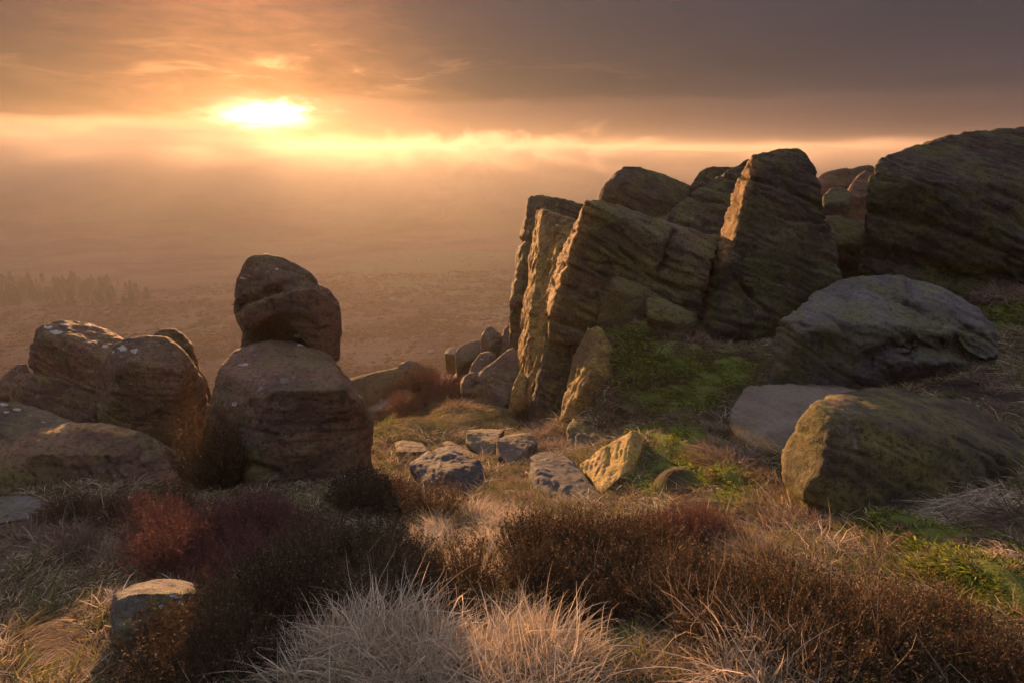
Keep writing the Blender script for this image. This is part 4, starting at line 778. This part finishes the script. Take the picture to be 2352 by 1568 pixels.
g = spot(1645, 1082)
o = link('pebble', None, None, (g[0], g[1], g[2])); pm, pt_, pb, _ = material('white_pebble'); pt_.l.new(pt_.mix(pt_.noise(pt_.new('ShaderNodeTexCoord').outputs['Object'], 60.0), (.55, .53, .55), (.75, .73, .74)), pb.inputs['Base Color'])
bmp = bmesh.new(); bmesh.ops.create_icosphere(bmp, subdivisions=3, radius=.022)
for v_ in bmp.verts: v_.co = v_.co * (1 + .25 * float(fbm(np.array([v_.co[:]]) * 40, 2)[0]))
mp = bpy.data.meshes.new('pebble'); bmp.to_mesh(mp); bmp.free(); mp.materials.append(pm); bpy.data.objects.remove(o)
tag(link('pebble', mp, None, (g[0], g[1], g[2] + .014)), 'tiny white pebble lying alone on the trodden moss', 'pebble', kind='thing')
for px, py, sc in [(215, 1285, .85), (265, 1300, .75), (175, 1270, .7)]:
    g = spot(px, py)
    o = link('bare_shrub', random.choice(HEATHER['dark'])[0], None, g); o.scale = (sc, sc, sc * .8); o.rotation_euler = (.3, -.3, random.uniform(0, 6)); tag(o, 'leafless twiggy shrub between the flat dark slab and the lone grey stone', 'shrub', 'bare twiggy shrubs', 'thing')

# --- ground cover nobody could count
def scatter(name, protos, P, scl, label, cat):
    """one object: points that carry copies of small clumps"""
    n = len(P); me = bpy.data.meshes.new(name); me.vertices.add(n); me.vertices.foreach_set('co', np.asarray(P, np.float32).ravel())
    rot = np.stack([RNG.normal(size=n) * .15, RNG.normal(size=n) * .15, RNG.uniform(0, 6.283, n)], 1)
    a = me.attributes.new('rot', 'FLOAT_VECTOR', 'POINT'); a.data.foreach_set('vector', rot.astype(np.float32).ravel())
    a = me.attributes.new('scl', 'FLOAT', 'POINT'); a.data.foreach_set('value', np.asarray(scl, np.float32))
    o = link(name, me); ng = bpy.data.node_groups.new(name, 'GeometryNodeTree')
    ng.interface.new_socket('Geometry', in_out='INPUT', socket_type='NodeSocketGeometry'); ng.interface.new_socket('Geometry', in_out='OUTPUT', socket_type='NodeSocketGeometry')
    N = ng.nodes; Lk = ng.links; gi = N.new('NodeGroupInput'); go = N.new('NodeGroupOutput'); iop = N.new('GeometryNodeInstanceOnPoints')
    jn = N.new('GeometryNodeJoinGeometry')
    for pm in protos:
        po = bpy.data.objects.new(name + '_clump', pm); oi = N.new('GeometryNodeObjectInfo'); oi.inputs['Object'].default_value = po; oi.inputs['As Instance'].default_value = True
        Lk.new(oi.outputs['Geometry'], jn.inputs[0])
    def na(nm, typ):
        x = N.new('GeometryNodeInputNamedAttribute'); x.data_type = typ; x.inputs[0].default_value = nm; return x.outputs[0]
    ri = N.new('FunctionNodeRandomValue'); ri.data_type = 'INT'; ri.inputs[4].default_value = 0; ri.inputs[5].default_value = len(protos) - 1
    iop.inputs['Pick Instance'].default_value = True; Lk.new(ri.outputs[2], iop.inputs['Instance Index'])
    Lk.new(gi.outputs[0], iop.inputs['Points']); Lk.new(jn.outputs[0], iop.inputs['Instance'])
    Lk.new(na('rot', 'FLOAT_VECTOR'), iop.inputs['Rotation']); Lk.new(na('scl', 'FLOAT'), iop.inputs['Scale']); Lk.new(iop.outputs[0], go.inputs[0])
    md = o.modifiers.new('scatter', 'NODES'); md.node_group = ng
    tag(o, label, cat, kind='stuff'); return o
def sample(n, zkey=None, ymax=9.0, inv=(), zmin=.35, near=1.0):
    """points on the built ground, denser near the camera, inside the view and off the rocks"""
    y = 0.9 + (ymax - .9) * RNG.uniform(0, 1, n) ** near; x = RNG.uniform(-1, 1, n) * (y * .98 + .35); ok = (x > -6.8) & (x < 7.8)
    x, y = x[ok], y[ok]; z = gz(x, y); ok = free(x, y)
    if zkey: ok &= zone_at(zkey, x, y) > zmin
    for k in inv: ok &= zone_at(k, x, y) < RNG.uniform(.05, .6, len(x))
    return np.stack([x, y, z], 1)[ok]
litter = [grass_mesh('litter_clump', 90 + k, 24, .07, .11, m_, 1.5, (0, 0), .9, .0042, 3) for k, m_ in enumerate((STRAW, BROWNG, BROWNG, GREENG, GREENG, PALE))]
P = sample(46000, None, 9.5, ('peat', 'moss', 'turf'), near=2.0); scatter('grass', litter, P, RNG.uniform(.5, 1.15, len(P)) * (1 + .06 * P[:, 1]), 'matted short grass and dead blades over the hilltop', 'grass')
rk = rock_top > GZ - .03; dil = rk.copy()
for _ in range(2): dil |= np.roll(dil, 1, 0) | np.roll(dil, -1, 0) | np.roll(dil, 1, 1) | np.roll(dil, -1, 1)
fj, fi = np.nonzero(dil & ~rk); pick = RNG.uniform(0, 1, len(fj)) < .8; fj, fi = fj[pick], fi[pick]
fx = XS[fi] + RNG.normal(size=len(fi)) * .02; fy = YS[fj] + RNG.normal(size=len(fi)) * .02
ok = (np.abs(fx) < fy * 1.05 + .3) & (fy > .9) & (fy < 10.5); fx, fy = fx[ok], fy[ok]
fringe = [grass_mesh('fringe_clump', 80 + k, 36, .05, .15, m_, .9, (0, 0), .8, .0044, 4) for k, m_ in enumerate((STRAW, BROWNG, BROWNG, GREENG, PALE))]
scatter('fringe_grass', fringe, np.stack([fx, fy, gz(fx, fy)], 1), RNG.uniform(.4, 1.25, len(fx)), 'ragged grass growing up against the feet of the rocks', 'grass')
mossc = [grass_mesh('moss_clump', 100 + k, 70, .055, .024, m_, 1.2, (0, 0), .5, .0034, 2) for k, m_ in enumerate((MOSSG, MOSSG, GREENG, STRAW))]
P = sample(130000, 'moss', 9.5, ('peat',), near=1.0); scatter('moss', mossc, P, RNG.uniform(.6, 1.3, len(P)) * (.8 + .2 * P[:, 1]) * (.75 + .5 * (fbm2(P[:, 0], P[:, 1], .15, 2, .5, 21.0) > 0)), 'bright green moss cushions carpeting the slope', 'moss')
turfc = [grass_mesh('turf_clump', 110 + k, 45, .07, .045, m_, 1.4, (0, 0), .6, .0036, 3) for k, m_ in enumerate((STRAW, GREENG, STRAW))]
P = sample(160000, 'turf', 9.0, (), near=.8); scatter('turf', turfc, P, RNG.uniform(.6, 1.2, len(P)), 'short cropped golden turf lit by the low sun', 'turf')

# ------------------------------------------------------------------ far things
def path_ribbon(pix, width, label):
    pts = [ground_at(a, b, False) for a, b in pix]; pts = np.array([p for p in pts if p is not None])
    t = np.r_[0, np.cumsum(np.linalg.norm(np.diff(pts[:, :2], axis=0), axis=1))]; s = np.linspace(0, t[-1], max(12, int(t[-1] / 4)))
    x = np.interp(s, t, pts[:, 0]); y = np.interp(s, t, pts[:, 1]); x = x + fbm2(s, s * 0, 25, 2, .5, 3) * 1.2
    dx, dy = np.gradient(x), np.gradient(y); ln = np.hypot(dx, dy); nx, ny = -dy / ln, dx / ln
    V = []
    for k in (-.5, .5):
        xx, yy = x + nx * width * k, y + ny * width * k; V.append(np.stack([xx, yy, ground_z(xx, yy) + .35], 1))
    V = np.concatenate(V); n = len(s); i = np.arange(n - 1)
    m, tt, b, out = material('worn_path'); tt.l.new(tt.mix(tt.noise(tt.new('ShaderNodeTexCoord').outputs['Object'], .4), (.17, .12, .08), (.24, .18, .12)), b.inputs['Base Color'])
    tag(link('path', mesh_from('path', V, np.stack([i, i + 1, i + n + 1, i + n], 1), m)), label, 'path', kind='structure')
path_ribbon([(880, 424), (1050, 428), (1200, 433), (1370, 441)], 2.0, 'thin pale field wall running level across the far moor')  # distant field wall, drawn as a flat path ribbon
path_ribbon([(1146, 436), (1110, 446), (1070, 459), (1035, 472), (1017, 482), (1019, 497), (975, 512)], 2.6, 'pale footpath winding across the valley moor')

def conifer(seed):
    rng = np.random.default_rng(seed); h = 9.0
    V, Fq = [], []
    for k in range(7):
        z = h * k / 6.0; r = .17 * (1 - k / 7.0) + .02
        V += [(r * math.cos(a), r * math.sin(a), z - .6 * (k == 0)) for a in np.linspace(0, 6.283, 6, endpoint=False)]
    for k in range(6):
        for a in range(6): Fq.append((k * 6 + a, k * 6 + (a + 1) % 6, k * 6 + 6 + (a + 1) % 6, k * 6 + 6 + a))
    m, t, b, _ = material('pine_bark'); t.l.new(t.mix(t.noise(t.new('ShaderNodeTexCoord').outputs['Object'], 3.0), (.05, .035, .025), (.11, .075, .05)), b.inputs['Base Color'])
    tr = mesh_from('trunk', V, Fq, m)
    n = 520; z = h * (.18 + .85 * rng.uniform(0, 1, n) ** .8); a = rng.uniform(0, 6.283, n); rr_ = (h * 1.10 - z) * .34 * rng.uniform(.15, 1.1, n) * (1 + .4 * np.sin(a * 3 + z))
    c = np.stack([rr_ * np.cos(a), rr_ * np.sin(a), z - rr_ * .3], 1); up = np.stack([np.cos(a), np.sin(a), rng.normal(size=n) * .4 - .2], 1)
    Vl, Fl = leaf_quads(rng, c, up, rng.uniform(.35, .8, n), rng.uniform(.25, .5, n))
    m, t, b, _ = material('pine_needles'); t.l.new(t.mix(t.noise(t.new('ShaderNodeTexCoord').outputs['Object'], .8), (.030, .042, .016), (.060, .066, .028)), b.inputs['Base Color'])
    return tr, mesh_from('crown', Vl, Fl, m, False)
PINES = [conifer(k) for k in (1, 2, 3)]
def put_tree(px, py, sc, label, group):
    g = ground_at(px, py, False)
    if g is None: return
    tr, cr = random.choice(PINES); o = link('conifer_tree', None, None, (g[0], g[1], float(ground_z(g[0], g[1])) - .2)); o.rotation_euler[2] = random.uniform(0, 6.28)
    o.scale = (sc * random.uniform(.8, 1.15),) * 2 + (sc * random.uniform(.75, 1.25),)
    link('trunk', tr, o); link('crown', cr, o); tag(o, label, 'tree', group, 'thing')
for _ in range(170):
    a = random.uniform(-60, 350) * random.uniform(.7, 1); put_tree(a, 712 - random.uniform(0, 60), random.uniform(.45, .95) - .0007 * max(a, 0), 'hazy conifer in the plantation at the foot of the slope', 'conifer plantation in the valley')

def stone_mesh(seed):
    rng = np.random.default_rng(seed); bm = bmesh.new()
    bmesh.ops.create_icosphere(bm, subdivisions=2, radius=1.0); v = np.array([p.co[:] for p in bm.verts])
    v = v * (1 + .28 * fbm(v * .9 + seed * 3.1, 2))[:, None] * [1.0, .75, .55]
    for p, c in zip(bm.verts, v): p.co = c
    me = bpy.data.meshes.new('moor_stone'); bm.to_mesh(me); bm.free(); return me
m, t, b, _ = material('pale_moor_stone'); t.l.new(t.mix(t.noise(t.new('ShaderNodeTexCoord').outputs['Object'], 2.0), (.14, .115, .095), (.28, .25, .23)), b.inputs['Base Color'])
STN = [stone_mesh(k) for k in range(4)]
for q in STN: q.materials.append(m)
for px, py, s_ in [(945, 762, .9), (948, 775, .9), (865, 780, .8), (880, 788, 1.0), (990, 810, 1.6), (880, 845, 1.1), (868, 853, .8), (1000, 655, 1.2), (960, 600, 1.2), (930, 652, 1.3), (1060, 600, 1.0), (1080, 608, 1.2), (850, 640, 1.0), (900, 690, 1.5),
                   (1010, 640, 1.0), (1130, 590, 1.2), (1140, 600, .9), (830, 735, 1.0), (850, 745, 1.2), (500, 850, .8), (500, 800, 1.0), (380, 745, 1.2), (420, 735, 1.0), (1015, 700, 1.2), (960, 720, .9), (1050, 730, 1.0), (1110, 700, 1.0), (890, 730, 1.1), (1085, 660, 1.0)]:
    g = ground_at(px, py, False)
    if g is None or g[1] < 30: continue
    o = link('moor_stone', random.choice(STN), None, (g[0], g[1], float(ground_z(g[0], g[1])) + .1 * s_)); o.rotation_euler[2] = random.uniform(0, 6.28)
    k = s_ * random.uniform(.35, .7) * g[1] / 110.0; o.scale = (k, k, k); tag(o, 'small pale stone scattered on the heather moor below the rocks', 'stone', 'pale stones on the valley moor', 'thing')

# clumps of heather that roughen the near moor
hm, t, b, _ = material('moor_heather'); t.l.new(t.mix(t.new('ShaderNodeObjectInfo').outputs['Random'], (.12, .042, .028), (.24, .115, .065)), b.inputs['Base Color'])
def moor_clump(seed):
    rng = np.random.default_rng(seed); n = 46; a = rng.uniform(0, 6.283, n); e = np.sqrt(rng.uniform(0, 1, n))
    c = np.stack([e * .6 * np.cos(a), e * .6 * np.sin(a), .35 * (1 - e * .6) * rng.uniform(.3, 1, n) - .05], 1)
    V, Fq = leaf_quads(rng, c, rng.normal(size=(n, 3)) * .6 + [0, 0, 1], rng.uniform(.15, .4, n), rng.uniform(.10, .25, n)); return mesh_from('moor_clump', V, Fq, hm, False)
n = 60000; d = 45 * (320 / 45.0) ** RNG.uniform(0, 1, n); a = np.radians(RNG.uniform(-50, 12, n)); x, y = d * np.sin(a), d * np.cos(a)
keep = fbm2(x, y, 14.0, 3, .5, 6.0) > RNG.normal(size=n) * .25 - .05; x, y, d = x[keep], y[keep], d[keep]
scatter('moor_heather', [moor_clump(k) for k in range(3)], np.stack([x, y, ground_z(x, y)], 1), RNG.uniform(.5, 1.3, len(x)) * (d / 110.0) ** .5, 'reddish heather covering the moor below the edge', 'heather')


# ------------------------------------------------------------------ the air
def box(name, x0, x1, y0, y1, z0, z1):
    v = [(x, y, z) for z in (z0, z1) for y in (y0, y1) for x in (x0, x1)]
    f = [(0, 2, 3, 1), (4, 5, 7, 6), (0, 1, 5, 4), (2, 6, 7, 3), (0, 4, 6, 2), (1, 3, 7, 5)]
    return link(name, mesh_from(name, v, f, None, False))
def haze_box():
    lo = float(MZ.min()) - 1.0
    o = box('haze', -950, 950, -60, 950, lo, max(6.0, float(MZ.max()) + 1.0))
    m = bpy.data.materials.new('haze_air'); m.use_nodes = True; t = NT(m.node_tree); t.n.clear()
    v = t.new('ShaderNodeVolumePrincipled'); v.inputs['Density'].default_value = 0.00090; v.inputs['Anisotropy'].default_value = 0.46
    v.inputs['Color'].default_value = (0.95, 0.90, 0.86, 1)
    t.l.new(v.outputs[0], t.new('ShaderNodeOutputMaterial').inputs['Volume']); o.data.materials.append(m)
    tag(o, 'warm haze filling the air over the valley', 'haze', kind='stuff')
haze_box()

def fog_bank():
    """mist lying over the far side of the valley, torn into wisps along its top"""
    o = box('mist_bank', -700, 620, 400, 640, -58.0, 34.0)
    m = bpy.data.materials.new('valley_mist'); m.use_nodes = True; t = NT(m.node_tree); t.n.clear()
    oc = t.new('ShaderNodeTexCoord').outputs['Object']; sp = t.new('ShaderNodeSeparateXYZ'); t.l.new(oc, sp.inputs[0]); x, y, z = sp.outputs
    big = t.noise(t.scale(oc, (1 / 150.0, 1 / 400.0, 1 / 120.0)), 1.0, 2, 0.5)
    sm = t.noise(t.scale(oc, (1 / 34.0, 1 / 300.0, 1 / 26.0), (0, 0.6, 0)), 1.0, 3, 0.6, 0.6)
    mid = t.m('SUBTRACT', t.m('MULTIPLY', t.step(x, 60.0, -420.0), 15.0), t.m('MULTIPLY', t.step(x, 60.0, 330.0), 5.0))     # the bank thickens to the west
    top = t.m('ADD', t.m('ADD', -27.0, mid), t.m('ADD', t.m('MULTIPLY', big, 44.0), t.m('MULTIPLY', sm, 34.0)))
    hgt = t.step(t.m('SUBTRACT', top, z), -2.0, 22.0)
    low = t.m('ADD', 0.25, t.m('MULTIPLY', t.step(z, -58.0, -18.0), 0.75))
    edge = t.m('MULTIPLY', t.m('MULTIPLY', t.step(y, 402.0, 500.0), t.step(y, 638.0, 540.0)), t.m('MULTIPLY', t.step(x, -695.0, -600.0), t.step(x, 615.0, 500.0)))
    body = t.m('ADD', 0.04, t.step(t.m('ADD', t.m('MULTIPLY', big, 0.5), t.m('MULTIPLY', sm, 0.5)), 0.42, 0.62))
    den = t.m('MULTIPLY', t.m('MULTIPLY', t.m('MULTIPLY', hgt, low), t.m('MULTIPLY', edge, body)), 0.042)
    v = t.new('ShaderNodeVolumePrincipled'); t.l.new(den, v.inputs['Density']); v.inputs['Anisotropy'].default_value = 0.3
    v.inputs['Color'].default_value = (0.66, 0.54, 0.52, 1)
    t.l.new(v.outputs[0], t.new('ShaderNodeOutputMaterial').inputs['Volume']); o.data.materials.append(m)
    m.cycles.volume_step_rate = 1.0
    tag(o, 'torn bank of sunlit mist lying across the far valley', 'mist', kind='stuff')
fog_bank()
